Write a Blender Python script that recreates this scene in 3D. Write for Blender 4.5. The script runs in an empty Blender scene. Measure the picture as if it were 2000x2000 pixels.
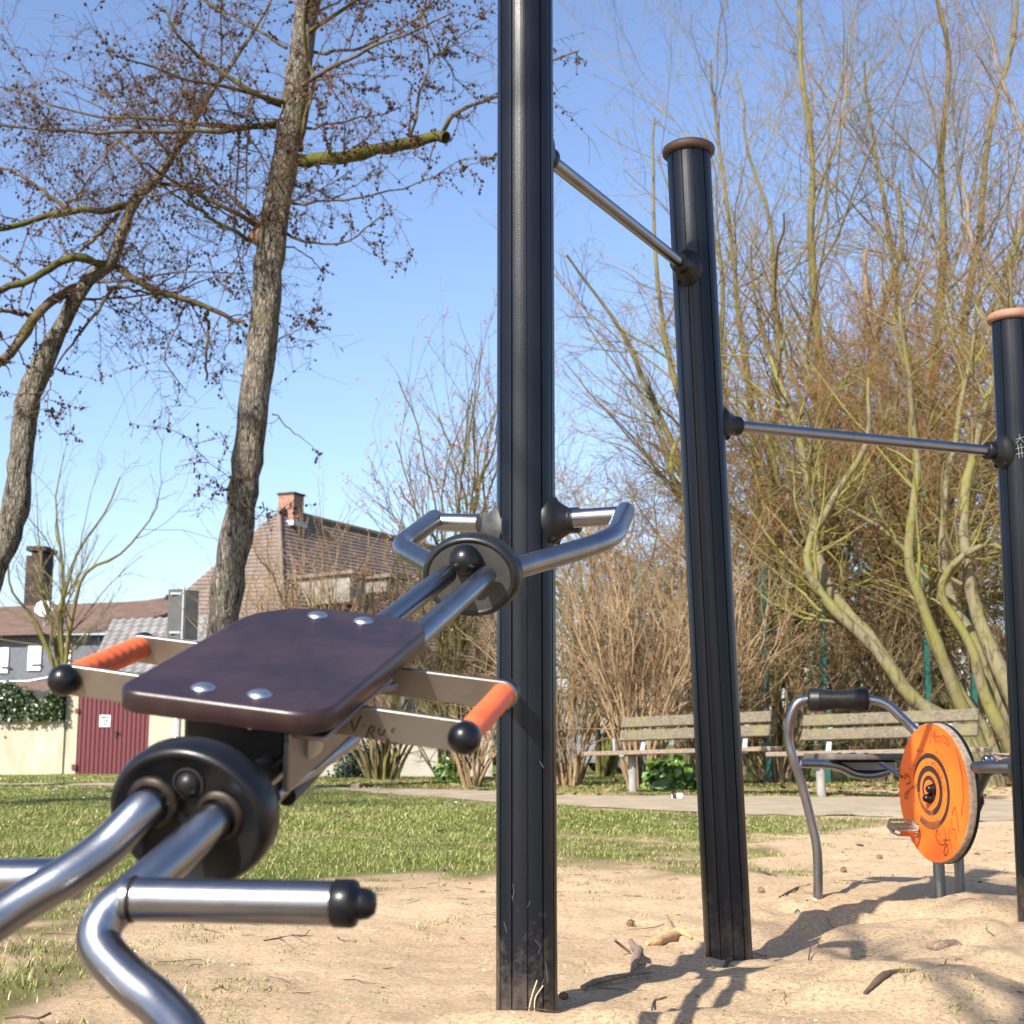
import bpy, math, random
import numpy as np
from mathutils import Vector, Matrix
R_ = math.radians
scene = bpy.context.scene
COL = scene.collection
random.seed(5)
# ------------------------------------------------------------------ camera
FPX = 2780.0; PITCH = R_(9.22); CAMH = 0.55
cp, sp = math.cos(PITCH), math.sin(PITCH)
CAM = np.array([0.0, 0.0, CAMH])
def ray(px, py):
    r = (px-1000.0)/FPX; u = -(py-1000.0)/FPX
    return np.array([r, cp-u*sp, sp+u*cp])            # one metre along the optical axis
def at(px, py, Y):
    d = ray(px, py); return CAM + d*(Y/d[1])
def atd(px, py, depth): return CAM + ray(px, py)*depth
def onplane(px, py, p0, nrm):
    d = ray(px, py); t = np.dot(np.asarray(p0)-CAM, nrm)/np.dot(d, nrm); return CAM + d*t
def unit(v):
    v = np.asarray(v, float); l = np.linalg.norm(v, axis=-1, keepdims=True); return v/np.maximum(l, 1e-9)
def smooth(a, b, x):
    t = np.clip((np.asarray(x, float)-a)/(b-a), 0, 1); return t*t*(3-2*t)
# smooth value noise in numpy
_G = np.random.default_rng(11).uniform(-1, 1, (256, 256))
def vnoise(x, y, s=1.0):
    x = np.asarray(x, float)*s; y = np.asarray(y, float)*s
    xi = np.floor(x).astype(int); yi = np.floor(y).astype(int); fx = x-xi; fy = y-yi
    fx = fx*fx*(3-2*fx); fy = fy*fy*(3-2*fy)
    g = lambda a, b: _G[a & 255, b & 255]
    return (g(xi, yi)*(1-fx)+g(xi+1, yi)*fx)*(1-fy)+(g(xi, yi+1)*(1-fx)+g(xi+1, yi+1)*fx)*fy

# ------------------------------------------------------------------ objects
ORG = {}
def link(o):
    COL.objects.link(o); return o
def thing(name, label, cat, loc, group=None, kind=None):
    o = bpy.data.objects.new(name, None); o.empty_display_size = 0.1; link(o)
    o.location = Vector([float(v) for v in loc]); ORG[o.name] = np.asarray(loc, float)
    o['label'] = label; o['category'] = cat
    if group: o['group'] = group
    if kind: o['kind'] = kind
    return o
def mesh_np(name, V, loops, starts, totals, smoothf=True, mats=()):
    me = bpy.data.meshes.new(name)
    V = np.ascontiguousarray(V, np.float32)
    me.vertices.add(len(V)); me.vertices.foreach_set('co', V.ravel())
    me.loops.add(len(loops)); me.loops.foreach_set('vertex_index', np.ascontiguousarray(loops, np.int32))
    me.polygons.add(len(starts)); me.polygons.foreach_set('loop_start', np.ascontiguousarray(starts, np.int32))
    me.polygons.foreach_set('loop_total', np.ascontiguousarray(totals, np.int32))
    me.update(calc_edges=True)
    me.polygons.foreach_set('use_smooth', np.full(len(starts), bool(smoothf)))
    return me
class MB:
    """collects shapes, links them as one mesh object"""
    def __init__(s): s.V = []; s.F = []; s.n = 0; s.sm = []
    def add(s, V, F, sm=True):
        V = np.asarray(V, float).reshape(-1, 3); F = [np.asarray(f)+s.n for f in F]
        s.V.append(V); s.F += F; s.sm += [sm]*len(F); s.n += len(V); return s
    def addq(s, V, Q, sm=True):
        V = np.asarray(V, float).reshape(-1, 3); s.V.append(V); s.F += list(np.asarray(Q)+s.n); s.sm += [sm]*len(Q); s.n += len(V); return s
    def tube(s, pts, r, sides=14, caps=True, sm=True):
        P = np.asarray(pts, float); k = len(P); r = np.broadcast_to(np.asarray(r, float), (k,))
        T = np.zeros_like(P); T[1:-1] = P[2:]-P[:-2]; T[0] = P[1]-P[0]; T[-1] = P[-1]-P[-2]; T = unit(T)
        a = np.array([0, 0, 1.0]) if abs(T[0][2]) < .9 else np.array([1.0, 0, 0])
        N = unit(np.cross(T[0], a)); ns = [N]
        for i in range(1, k):
            N = ns[-1]-T[i]*np.dot(ns[-1], T[i]); ns.append(unit(N))
        ns = np.array(ns); B = np.cross(T, ns)
        ph = np.arange(sides)*2*math.pi/sides
        ring = (np.cos(ph)[None, :, None]*ns[:, None, :]+np.sin(ph)[None, :, None]*B[:, None, :])*r[:, None, None]+P[:, None, :]
        V = ring.reshape(-1, 3); F = []
        for i in range(k-1):
            for j in range(sides):
                j2 = (j+1) % sides
                F.append((i*sides+j, i*sides+j2, (i+1)*sides+j2, (i+1)*sides+j))
        s.add(V, F, sm)
        if caps:
            s.add(ring[0], [tuple(range(sides))[::-1]], False); s.add(ring[-1], [tuple(range(sides))], False)
        return s
    def lathe(s, prof, o, ax, sides=28, ref=None, sm=True, sv=1.0):
        """prof: list of (radius, distance along ax)"""
        ax = unit(ax); a = np.array([0, 0, 1.0]) if abs(ax[2]) < .9 else np.array([1.0, 0, 0])
        if ref is not None: a = np.asarray(ref, float)
        u = unit(np.cross(a, ax)); v = np.cross(ax, u); o = np.asarray(o, float)
        ph = np.arange(sides)*2*math.pi/sides; V = []
        for (rr, t) in prof:
            V.append(o+ax*t+rr*(np.cos(ph)[:, None]*u+np.sin(ph)[:, None]*v*sv))
        V = np.array(V).reshape(-1, 3); F = []
        for i in range(len(prof)-1):
            for j in range(sides):
                j2 = (j+1) % sides
                F.append((i*sides+j, i*sides+j2, (i+1)*sides+j2, (i+1)*sides+j))
        return s.add(V, F, sm)
    def box(s, o, hx, hy, hz, ax=None, bev=0.0, sm=False):
        """box about o with half sizes along the three axes; bevelled edges when bev"""
        A = np.eye(3) if ax is None else np.array([unit(a) for a in ax])
        o = np.asarray(o, float)
        if bev <= 0:
            c = np.array([(x, y, z) for x in (-1, 1) for y in (-1, 1) for z in (-1, 1)], float)*[hx, hy, hz]
            return s.add(o+c@A, [(0, 1, 3, 2), (4, 6, 7, 5), (0, 4, 5, 1), (2, 3, 7, 6), (0, 2, 6, 4), (1, 5, 7, 3)], sm)
        h = np.array([hx, hy, hz]); V = []; idx = {}
        for sx in (-1, 1):
            for sy in (-1, 1):
                for sz in (-1, 1):
                    for k in range(3):
                        q = h-bev; q[k] = h[k]; idx[(sx, sy, sz, k)] = len(V); V.append(np.array([sx, sy, sz])*q)
        F = []; S = (-1, 1)
        for k in range(3):
            a, b = [(1, 2), (2, 0), (0, 1)][k]
            for sk in S:
                f = []
                for (p, q) in ((-1, -1), (1, -1), (1, 1), (-1, 1)):
                    g = [0, 0, 0]; g[k] = sk; g[a] = p; g[b] = q; f.append(idx[(*g, k)])
                F.append(f if sk > 0 else f[::-1])
        for k in range(3):
            a, b = [(1, 2), (2, 0), (0, 1)][k]
            for p in S:
                for q in S:
                    g1 = [0, 0, 0]; g1[a] = p; g1[b] = q; g2 = list(g1); g1[k] = -1; g2[k] = 1
                    f = [idx[(*g1, a)], idx[(*g2, a)], idx[(*g2, b)], idx[(*g1, b)]]
                    F.append(f if p*q < 0 else f[::-1])
        for sx in S:
            for sy in S:
                for sz in S:
                    f = [idx[(sx, sy, sz, k)] for k in range(3)]
                    F.append(f if sx*sy*sz > 0 else f[::-1])
        return s.add(o+np.array(V)@A, F, sm)
    def prism(s, pts2, o, u, v, w, t, bev=0.0):
        """outline pts2 (u,v) counter-clockwise seen from +w, thickness t along +w, rounded rim"""
        p = np.asarray(pts2, float); o = np.asarray(o, float); u = unit(u); v = unit(v); w = unit(w); k = len(p)
        d = np.roll(p, -1, 0)-np.roll(p, 1, 0); nn = unit(np.stack([d[:, 1], -d[:, 0]], 1))
        lev = [(0, 0), (t, 0)] if bev <= 0 else [(0, bev), (bev*.3, bev*.3), (bev, 0), (t-bev, 0), (t-bev*.3, bev*.3), (t, bev)]
        V = []
        for (h, ins) in lev:
            q = p-nn*ins; V.append(o+q[:, :1]*u+q[:, 1:]*v+w*h)
        V = np.array(V).reshape(-1, 3); F = []
        for i in range(len(lev)-1):
            for j in range(k):
                j2 = (j+1) % k; F.append((i*k+j, i*k+j2, (i+1)*k+j2, (i+1)*k+j))
        s.add(V, F, bev > 0)
        s.add(V[:k], [tuple(range(k))[::-1]], False); s.add(V[-k:], [tuple(range(k))], False)
        return s
    def sphere(s, o, r, seg=20, rings=12, sc=(1, 1, 1), A=None):
        o = np.asarray(o, float); V = []; A = np.eye(3) if A is None else np.array([unit(a) for a in A])
        for i in range(rings+1):
            th = math.pi*i/rings
            for j in range(seg):
                ph = 2*math.pi*j/seg
                V.append((math.sin(th)*math.cos(ph)*sc[0], math.sin(th)*math.sin(ph)*sc[1], math.cos(th)*sc[2]))
        V = o+(np.array(V)*r)@A; F = []
        for i in range(rings):
            for j in range(seg):
                j2 = (j+1) % seg; F.append((i*seg+j, (i+1)*seg+j, (i+1)*seg+j2, i*seg+j2))
        return s.add(V, F, True)
    def stroke(s, pts, width, nrm):
        """flat ink stroke: a narrow ribbon through 3-D points, a hair thick"""
        P = np.asarray(pts, float); 
        T = np.zeros_like(P); T[1:-1] = P[2:]-P[:-2]; T[0] = P[1]-P[0]; T[-1] = P[-1]-P[-2]; T = unit(T)
        N = np.broadcast_to(unit(nrm), P.shape); B = unit(np.cross(N, T))*width/2
        V = np.concatenate([P-B, P+B]); k = len(P)
        F = [(i, i+1, k+i+1, k+i) for i in range(k-1)]
        return s.add(V, F, True)
    def build(s, name, mat, parent=None, auto=True, org=None):
        V = np.concatenate(s.V); o0 = np.zeros(3) if parent is None else ORG[parent.name]
        if org is not None: o0 = np.asarray(org, float)
        tot = np.array([len(f) for f in s.F]); st = np.concatenate([[0], np.cumsum(tot)[:-1]])
        me = mesh_np(name, V-o0, np.concatenate(s.F), st, tot)
        me.polygons.foreach_set('use_smooth', np.array(s.sm, bool))
        me.materials.append(mat); o = bpy.data.objects.new(name, me); link(o)
        if parent is not None: o.parent = parent
        elif org is not None: o.location = Vector([float(v) for v in o0])
        ORG[o.name] = o0
        return o
def quads_obj(name, V, Q, mat, parent=None, org=None, smoothf=True):
    """fast path for big all-quad / all-tri meshes"""
    Q = np.asarray(Q); n, k = Q.shape
    o0 = np.zeros(3) if parent is None else ORG[parent.name]
    if org is not None: o0 = np.asarray(org, float)
    me = mesh_np(name, V-o0, Q.ravel(), np.arange(n)*k, np.full(n, k), smoothf)
    me.materials.append(mat); o = bpy.data.objects.new(name, me); link(o)
    if parent is not None: o.parent = parent
    elif org is not None: o.location = Vector([float(v) for v in o0])
    ORG[o.name] = o0
    return o
def tag(o, label=None, cat=None, group=None, kind=None):
    if label: o['label'] = label
    if cat: o['category'] = cat
    if group: o['group'] = group
    if kind: o['kind'] = kind
    return o
def kids(o): return [c for c in bpy.data.objects if c.parent == o]
def dup(root, loc, rotz=0.0, scale=1.0, label=None):
    r = root.copy(); link(r); r.location = Vector([float(v) for v in loc]); r.rotation_euler = (0, 0, rotz); r.scale = (scale,)*3
    ORG[r.name] = np.asarray(loc, float)
    if label: r['label'] = label
    for ch in kids(root):
        c = ch.copy(); link(c); c.parent = r
        for g in kids(ch):
            d = g.copy(); link(d); d.parent = c
    return r
def curve(pts, n=40):
    """smooth curve through points (Catmull-Rom)"""
    P = np.asarray(pts, float); P = np.vstack([2*P[0]-P[1], P, 2*P[-1]-P[-2]]); out = []
    m = len(P)-3; per = max(2, n//m)
    for i in range(m):
        p0, p1, p2, p3 = P[i:i+4]
        for t in np.linspace(0, 1, per, endpoint=(i == m-1)):
            out.append(.5*((2*p1)+(-p0+p2)*t+(2*p0-5*p1+4*p2-p3)*t*t+(-p0+3*p1-3*p2+p3)*t**3))
    return np.array(out)
def bend(pts, rad, n=8):
    """polyline with rounded corners"""
    P = [np.asarray(p, float) for p in pts]; out = [P[0]]
    for i in range(1, len(P)-1):
        a = P[i-1]-P[i]; b = P[i+1]-P[i]; la, lb = np.linalg.norm(a), np.linalg.norm(b)
        r = min(rad, la*.49, lb*.49); p, q = P[i]+a/la*r, P[i]+b/lb*r
        for t in np.linspace(0, 1, n): out.append((1-t)**2*p+2*t*(1-t)*P[i]+t*t*q)
    out.append(P[-1]); return np.array(out)

# ------------------------------------------------------------------ materials
def new_mat(name):
    m = bpy.data.materials.new(name); m.use_nodes = True; nt = m.node_tree
    b = nt.nodes['Principled BSDF']; return m, nt, b
def nd(nt, t, **kw):
    n = nt.nodes.new(t)
    for k, v in kw.items():
        if k.startswith('i_'): n.inputs[k[2:].replace('_', ' ')].default_value = v
        else: setattr(n, k, v)
    return n
def ramp(nt, fac, stops):
    r = nd(nt, 'ShaderNodeValToRGB'); e = r.color_ramp.elements
    while len(e) < len(stops): e.new(.5)
    for i, (p, c) in enumerate(stops): e[i].position = p; e[i].color = (*c, 1) if len(c) == 3 else c
    nt.links.new(fac, r.inputs['Fac']); return r.outputs['Color']
def noise_tex(nt, scale, detail=4, rough=.55, vec=None, dist=0.0):
    n = nd(nt, 'ShaderNodeTexNoise'); n.inputs['Scale'].default_value = scale; n.inputs['Detail'].default_value = detail
    n.inputs['Roughness'].default_value = rough; n.inputs['Distortion'].default_value = dist
    if vec is not None: nt.links.new(vec, n.inputs['Vector'])
    return n.outputs['Fac']
def coords(nt, scale=(1, 1, 1)):
    t = nd(nt, 'ShaderNodeTexCoord'); m = nd(nt, 'ShaderNodeMapping'); m.inputs['Scale'].default_value = scale
    nt.links.new(t.outputs['Object'], m.inputs['Vector']); return m.outputs['Vector']
def bump(nt, b, h, strength=.3, dist=.01, prev=None):
    n = nd(nt, 'ShaderNodeBump'); n.inputs['Strength'].default_value = strength; n.inputs['Distance'].default_value = dist
    nt.links.new(h, n.inputs['Height'])
    if prev is not None: nt.links.new(prev, n.inputs['Normal'])
    nt.links.new(n.outputs['Normal'], b.inputs['Normal']); return n.outputs['Normal']
def mixc(nt, fac, a, b):
    m = nd(nt, 'ShaderNodeMix', data_type='RGBA'); 
    for sock, v in (('Factor', fac), ('A', a), ('B', b)):
        i = [x for x in m.inputs if x.name == sock and (x.type == 'RGBA' if sock != 'Factor' else x.type == 'VALUE')][0]
        if hasattr(v, 'links'): nt.links.new(v, i)
        else: i.default_value = (*v, 1) if not np.isscalar(v) else v
    return [x for x in m.outputs if x.type == 'RGBA'][0]
def simple(name, c1, c2=None, scale=8, rough=.6, metal=0.0, bscale=None, bstr=.2, bdist=.003, stretch=(1, 1, 1), spec=None, lo=.35, hi=.65, detail=5, coat=0):
    m, nt, b = new_mat(name); b.inputs['Roughness'].default_value = rough; b.inputs['Metallic'].default_value = metal
    v = coords(nt, stretch)
    if c2 is None: b.inputs['Base Color'].default_value = (*c1, 1)
    else: nt.links.new(ramp(nt, noise_tex(nt, scale, detail, .6, v), [(lo, c1), (hi, c2)]), b.inputs['Base Color'])
    if bscale: bump(nt, b, noise_tex(nt, bscale, 3, .6, v), bstr, bdist)
    if spec is not None: b.inputs['Specular IOR Level'].default_value = spec
    if coat: b.inputs['Coat Weight'].default_value = coat; b.inputs['Coat Roughness'].default_value = .15
    return m
M = {}
# brushed stainless steel with faint smears
def steel(name, base=(.275, .285, .31), rough=.27):  # slight blue in the base colour stands in for reflected sky
    m, nt, b = new_mat(name); b.inputs['Metallic'].default_value = 1.0
    v = coords(nt); n1 = noise_tex(nt, 14, 5, .65, v)
    nt.links.new(ramp(nt, n1, [(.3, tuple(c*.8 for c in base)), (.7, base)]), b.inputs['Base Color'])
    n2 = noise_tex(nt, 30, 6, .7, v)
    mr = nd(nt, 'ShaderNodeMapRange'); nt.links.new(n2, mr.inputs['Value']); mr.inputs['To Min'].default_value = rough-.07; mr.inputs['To Max'].default_value = rough+.12
    nt.links.new(mr.outputs['Result'], b.inputs['Roughness'])
    bump(nt, b, noise_tex(nt, 260, 2, .5, v), .06, .0015); return m
M['steel'] = steel('stainless_steel')
M['steel_dull_shaded'] = steel('dull_shaded_steel', (.22, .215, .21), .36)  # darkened to put the side plate's shade under the seat into the colour
M['plate'] = steel('brushed_plate', (.33, .30, .265), .42)
# post: powder-coated aluminium with an orange-peel grain
def dirt(nt, b):
    # sand dust splashed on the foot and thin rubbed streaks
    src = b.inputs['Base Color'].links[0].from_socket; sx_ = nd(nt, 'ShaderNodeSeparateXYZ'); t = nd(nt, 'ShaderNodeTexCoord'); nt.links.new(t.outputs['Object'], sx_.inputs[0])
    mr = nd(nt, 'ShaderNodeMapRange'); nt.links.new(sx_.outputs['Z'], mr.inputs['Value']); mr.inputs['From Min'].default_value = .30; mr.inputs['From Max'].default_value = .0; mr.inputs['To Max'].default_value = .42
    ad = nd(nt, 'ShaderNodeMath', operation='ADD'); nt.links.new(mr.outputs['Result'], ad.inputs[0]); nt.links.new(noise_tex(nt, 26, 8, .75, coords(nt)), ad.inputs[1])
    c = mixc(nt, ramp(nt, ad.outputs[0], [(.70, (0, 0, 0)), (1.0, (.36, .36, .36))]), src, (.22, .165, .115))
    st = ramp(nt, noise_tex(nt, 9, 6, .8, coords(nt, (14, 14, .9))), [(.66, (0, 0, 0)), (.74, (.16, .16, .16))])
    nt.links.new(mixc(nt, st, c, (.14, .14, .14)), b.inputs['Base Color'])
def post_mat():
    m, nt, b = new_mat('coated_post'); v = coords(nt)
    nt.links.new(ramp(nt, noise_tex(nt, 5, 6, .7, coords(nt, (1, 1, .25))), [(.35, (.0035, .0050, .0085)), (.75, (.0062, .0080, .0125))]), b.inputs['Base Color']); dirt(nt, b)
    b.inputs['Roughness'].default_value = .30; b.inputs['Specular IOR Level'].default_value = .29
    bump(nt, b, noise_tex(nt, 300, 3, .6, v), .17, .0016); return m
M['post'] = post_mat()
M['scuff'] = simple('pale_scuff', (.07, .072, .075), (.045, .045, .047), 60, .7)
M['cap_brown'] = simple('brown_rubber_cap', (.042, .022, .016), (.07, .036, .026), 22, .6, bscale=160, bstr=.2)
M['cap_light'] = simple('light_brown_rubber_cap', (.25, .125, .08), (.33, .175, .115), 22, .65, bscale=160, bstr=.2)
M['plastic'] = simple('black_plastic', (.006, .006, .0065), (.011, .011, .0115), 30, .42, bscale=300, bstr=.12, bdist=.001, spec=.35)
M['plastic_grey'] = simple('worn_grey_plastic', (.034, .034, .032), (.068, .066, .062), 35, .58, bscale=220, bstr=.2, bdist=.001)
M['rubber'] = simple('black_rubber', (.0038, .0042, .0055), (.007, .0075, .009), 18, .32, bscale=180, bstr=.05, bdist=.001, spec=.32)
M['rubber_disc'] = simple('dark_rubber_disc', (.008, .009, .0105), (.014, .015, .016), 40, .4, bscale=250, bstr=.12, bdist=.001, spec=.35)
M['rubber_face'] = simple('grey_rubber_disc', (.026, .027, .026), (.038, .039, .037), 40, .5, bscale=250, bstr=.15, bdist=.001)
M['orange_grip'] = simple('orange_grip', (.60, .09, .022), (.74, .13, .035), 26, .55, bscale=120, bstr=.15, bdist=.002)
M['seat0'] = simple('stained_brown_plywood', (.013, .0085, .0115), (.022, .013, .015), 26, .33, stretch=(1, 1, 1), bscale=90, bstr=.12, bdist=.002, detail=8, spec=.75)
def seat_mat():
    m, nt, b = new_mat('stained_seat_board'); b.inputs['Specular IOR Level'].default_value = .5; v = coords(nt)
    c = ramp(nt, noise_tex(nt, 24, 8, .65, coords(nt, (1.6, .5, 1))), [(.35, (.013, .0065, .0085)), (.65, (.022, .0105, .0115))])
    c = mixc(nt, ramp(nt, noise_tex(nt, 6, 6, .7, v), [(.45, (0, 0, 0)), (.72, (.8, .8, .8))]), c, (.044, .022, .020))
    sp = ramp(nt, noise_tex(nt, 85, 4, .8, coords(nt, (1, .35, 1))), [(.64, (0, 0, 0)), (.70, (.8, .8, .8))])
    c = mixc(nt, sp, c, (.006, .004, .005)); nt.links.new(c, b.inputs['Base Color'])
    mr = nd(nt, 'ShaderNodeMapRange'); nt.links.new(noise_tex(nt, 9, 7, .75, v), mr.inputs['Value']); mr.inputs['To Min'].default_value = .2; mr.inputs['To Max'].default_value = .55
    nt.links.new(mr.outputs['Result'], b.inputs['Roughness']); bump(nt, b, noise_tex(nt, 120, 4, .6, coords(nt, (1, .4, 1))), .15, .002); return m
M['seat'] = seat_mat()
M['seat_dark'] = simple('weathered_dark_board', (.06, .055, .048), (.11, .10, .085), 20, .7, bscale=60, bstr=.3)
M['bolt'] = simple('bolt_metal', (.42, .44, .47), (.56, .57, .60), 40, .36, 1.0)
M['brass'] = simple('worn_brass', (.45, .30, .10), (.55, .38, .16), 40, .35, 1.0)
M['cream'] = simple('cream_roller', (.40, .36, .28), (.5, .45, .36), 30, .5)
M['rust'] = simple('weld_tint', (.024, .018, .014), (.055, .042, .032), 50, .5, .8)
M['hole'] = simple('dark_hole', (.004, .004, .004), None, rough=.9)
M['ink'] = simple('black_ink', (.014, .012, .011), None, rough=.6)
M['ink_faint'] = simple('faint_marker_ink', (.16, .045, .012), (.32, .08, .016), 60, .7)
M['ink_white'] = simple('white_scratch', (.36, .36, .35), None, rough=.8)
M['disc_orange'] = simple('orange_board', (.80, .125, .008), (.88, .165, .014), 10, .5, bscale=60, bstr=.08, bdist=.002)
def worn_orange(name, base, worn, lo, hi):
    m, nt, b = new_mat(name); b.inputs['Roughness'].default_value = .55; v = coords(nt)
    c = ramp(nt, noise_tex(nt, 7, 7, .7, v), [(.3, tuple(q*.88 for q in base)), (.7, base)])
    c = mixc(nt, ramp(nt, noise_tex(nt, 34, 8, .8, v), [(lo, (0, 0, 0)), (hi, (.75, .75, .75))]), c, worn)
    nt.links.new(c, b.inputs['Base Color']); bump(nt, b, noise_tex(nt, 60, 5, .6, v), .12, .002); return m
M['disc_orange'] = worn_orange('orange_board', (.86, .155, .012), (.42, .085, .018), .60, .70)
M['disc_ring0'] = simple('faded_black_print', (.018, .014, .012), (.040, .024, .016), 14, .6)
M['disc_ring'] = worn_orange('chipped_black_print', (.024, .017, .013), (.40, .085, .015), .60, .66)
M['disc_ring_faded'] = simple('worn_black_print', (.09, .04, .018), (.26, .075, .018), 22, .6)
M['ply_edge'] = simple('worn_plywood_edge', (.22, .16, .11), (.36, .28, .2), 70, .85, bscale=120, bstr=.5, bdist=.003)
M['pedal'] = simple('dusty_pedal', (.20, .16, .12), (.34, .28, .21), 60, .85, bscale=150, bstr=.4)
M['reflector'] = simple('orange_reflector', (.5, .07, .012), (.6, .1, .02), 40, .3)
def wood_mat(name, c1, c2, moss=None, axis=(1, 1, 1)):
    m, nt, b = new_mat(name); v = coords(nt, axis); b.inputs['Roughness'].default_value = .85
    c = ramp(nt, noise_tex(nt, 9, 9, .78, v, .6), [(.36, tuple(q*.55 for q in c1)), (.45, c1), (.64, c2)])
    if moss:
        f = ramp(nt, noise_tex(nt, 3.2, 5, .6, coords(nt)), [(.52, (0, 0, 0)), (.68, (1, 1, 1))])
        c = mixc(nt, f, c, moss)
    nt.links.new(c, b.inputs['Base Color']); bump(nt, b, noise_tex(nt, 18, 6, .7, v), .5, .004); return m
M['bench_wood'] = wood_mat('weathered_bench_wood', (.09, .075, .05), (.19, .16, .108), (.15, .135, .04), (1, 6, 6))
M['bench_seat'] = wood_mat('bare_bench_wood', (.16, .12, .085), (.30, .23, .165), None, (1, 6, 6))
M['galv'] = simple('galvanised_metal', (.30, .31, .32), (.42, .43, .44), 18, .5, .7)
M['concrete'] = simple('concrete_leg', (.19, .185, .17), (.28, .27, .25), 12, .85, bscale=60, bstr=.3)
def bark_mat(name, dark, light, moss, msc=1.3, mlo=.5, mhi=.66, vscale=(9, 9, 1.6), bd=.03, plates=False):
    m, nt, b = new_mat(name); b.inputs['Roughness'].default_value = .95; b.inputs['Specular IOR Level'].default_value = .15
    v = coords(nt, vscale); n1 = noise_tex(nt, 1.6, 7, .68, v, .8)
    c = ramp(nt, n1, [(.40, dark), (.47, tuple((a+2*q)/3 for a, q in zip(dark, light))), (.60, light)])
    if plates:
        wv = nd(nt, 'ShaderNodeTexNoise'); wv.inputs['Scale'].default_value = 9; nt.links.new(coords(nt), wv.inputs['Vector'])
        ad = nd(nt, 'ShaderNodeMix', data_type='RGBA', blend_type='LINEAR_LIGHT'); ad.inputs[0].default_value = .5
        nt.links.new(coords(nt, (30, 30, 7.5)), ad.inputs[6]); nt.links.new(wv.outputs['Color'], ad.inputs[7])
        vo = nd(nt, 'ShaderNodeTexVoronoi', feature='DISTANCE_TO_EDGE'); vo.inputs['Scale'].default_value = 1.0; nt.links.new(ad.outputs[2], vo.inputs['Vector'])
        fr = ramp(nt, vo.outputs['Distance'], [(.0, (.42, .39, .37)), (.22, (1, 1, 1))])
        mm = nd(nt, 'ShaderNodeMix', data_type='RGBA', blend_type='MULTIPLY'); mm.inputs[0].default_value = 1; nt.links.new(c, mm.inputs[6]); nt.links.new(fr, mm.inputs[7]); c = mm.outputs[2]
        am = nd(nt, 'ShaderNodeMath', operation='MULTIPLY'); nt.links.new(n1, am.inputs[0]); nt.links.new(fr, am.inputs[1]); n1 = am.outputs[0]
    f = ramp(nt, noise_tex(nt, msc, 6, .65, coords(nt)), [(mlo, (0, 0, 0)), (mhi, (1, 1, 1))])
    nt.links.new(mixc(nt, f, c, moss), b.inputs['Base Color']); bump(nt, b, n1, .9, bd); return m
M['larch_bark'] = bark_mat('larch_bark', (.042, .036, .03), (.255, .228, .185), (.10, .095, .045), 2.2, .55, .74, (12, 12, 3.6), .05, True)
M['larch_limb'] = bark_mat('larch_limb_bark', (.045, .032, .022), (.12, .088, .055), (.10, .09, .025), 2.0, .5, .64, (5, 5, 5), .01)
M['moss_limb'] = bark_mat('mossy_limb', (.03, .024, .014), (.085, .07, .035), (.085, .085, .018), 3.0, .40, .58, (6, 6, 6), .02)
M['larch_twig'] = simple('larch_twig', (.065, .042, .026), (.15, .085, .045), 1.2, .9, spec=.1)
M['cone'] = simple('larch_cone', (.035, .022, .015), (.065, .04, .026), 3, .9, spec=.1)
M['olive_bark'] = bark_mat('lichen_bark', (.065, .052, .03), (.15, .125, .065), (.15, .135, .04), 1.6, .42, .6, (4, 4, 1.5), .012)
M['moss_branch'] = bark_mat('mossy_branch_bark', (.065, .055, .028), (.165, .145, .07), (.185, .178, .042), 1.4, .40, .60, (5, 5, 3), .01)
M['moss_bark'] = bark_mat('mossy_stem_bark', (.06, .05, .028), (.18, .155, .095), (.165, .16, .04), 1.6, .44, .68, (9, 9, 3), .012)
M['brown_bark'] = bark_mat('brown_bark', (.085, .065, .045), (.23, .18, .125), (.17, .16, .05), 1.2, .55, .7, (5, 5, 1.3), .02)
M['dark_twig'] = simple('thin_dark_twig', (.05, .033, .025), (.12, .08, .055), 20, .9)
M['straw'] = simple('straw', (.5, .4, .22), (.6, .5, .3), 20, .8)
M['twig_red'] = simple('reddish_twig', (.235, .105, .05), (.215, .14, .068), .7, .9, spec=.1, lo=.4, hi=.6)
M['twig_olive'] = simple('olive_twig', (.15, .12, .06), (.22, .18, .105), .8, .9, spec=.1)
M['twig_tan'] = simple('tan_twig', (.18, .118, .066), (.33, .235, .14), 1.0, .9, spec=.1)
M['twig_grey'] = simple('grey_twig', (.24, .215, .15), (.34, .31, .22), 1.0, .9, spec=.1)
M['twig_pink'] = simple('budding_twig', (.27, .15, .105), (.36, .21, .135), .9, .9, spec=.1)
M['bud'] = simple('pink_bud', (.36, .17, .12), (.45, .25, .17), 3, .8)
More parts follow.
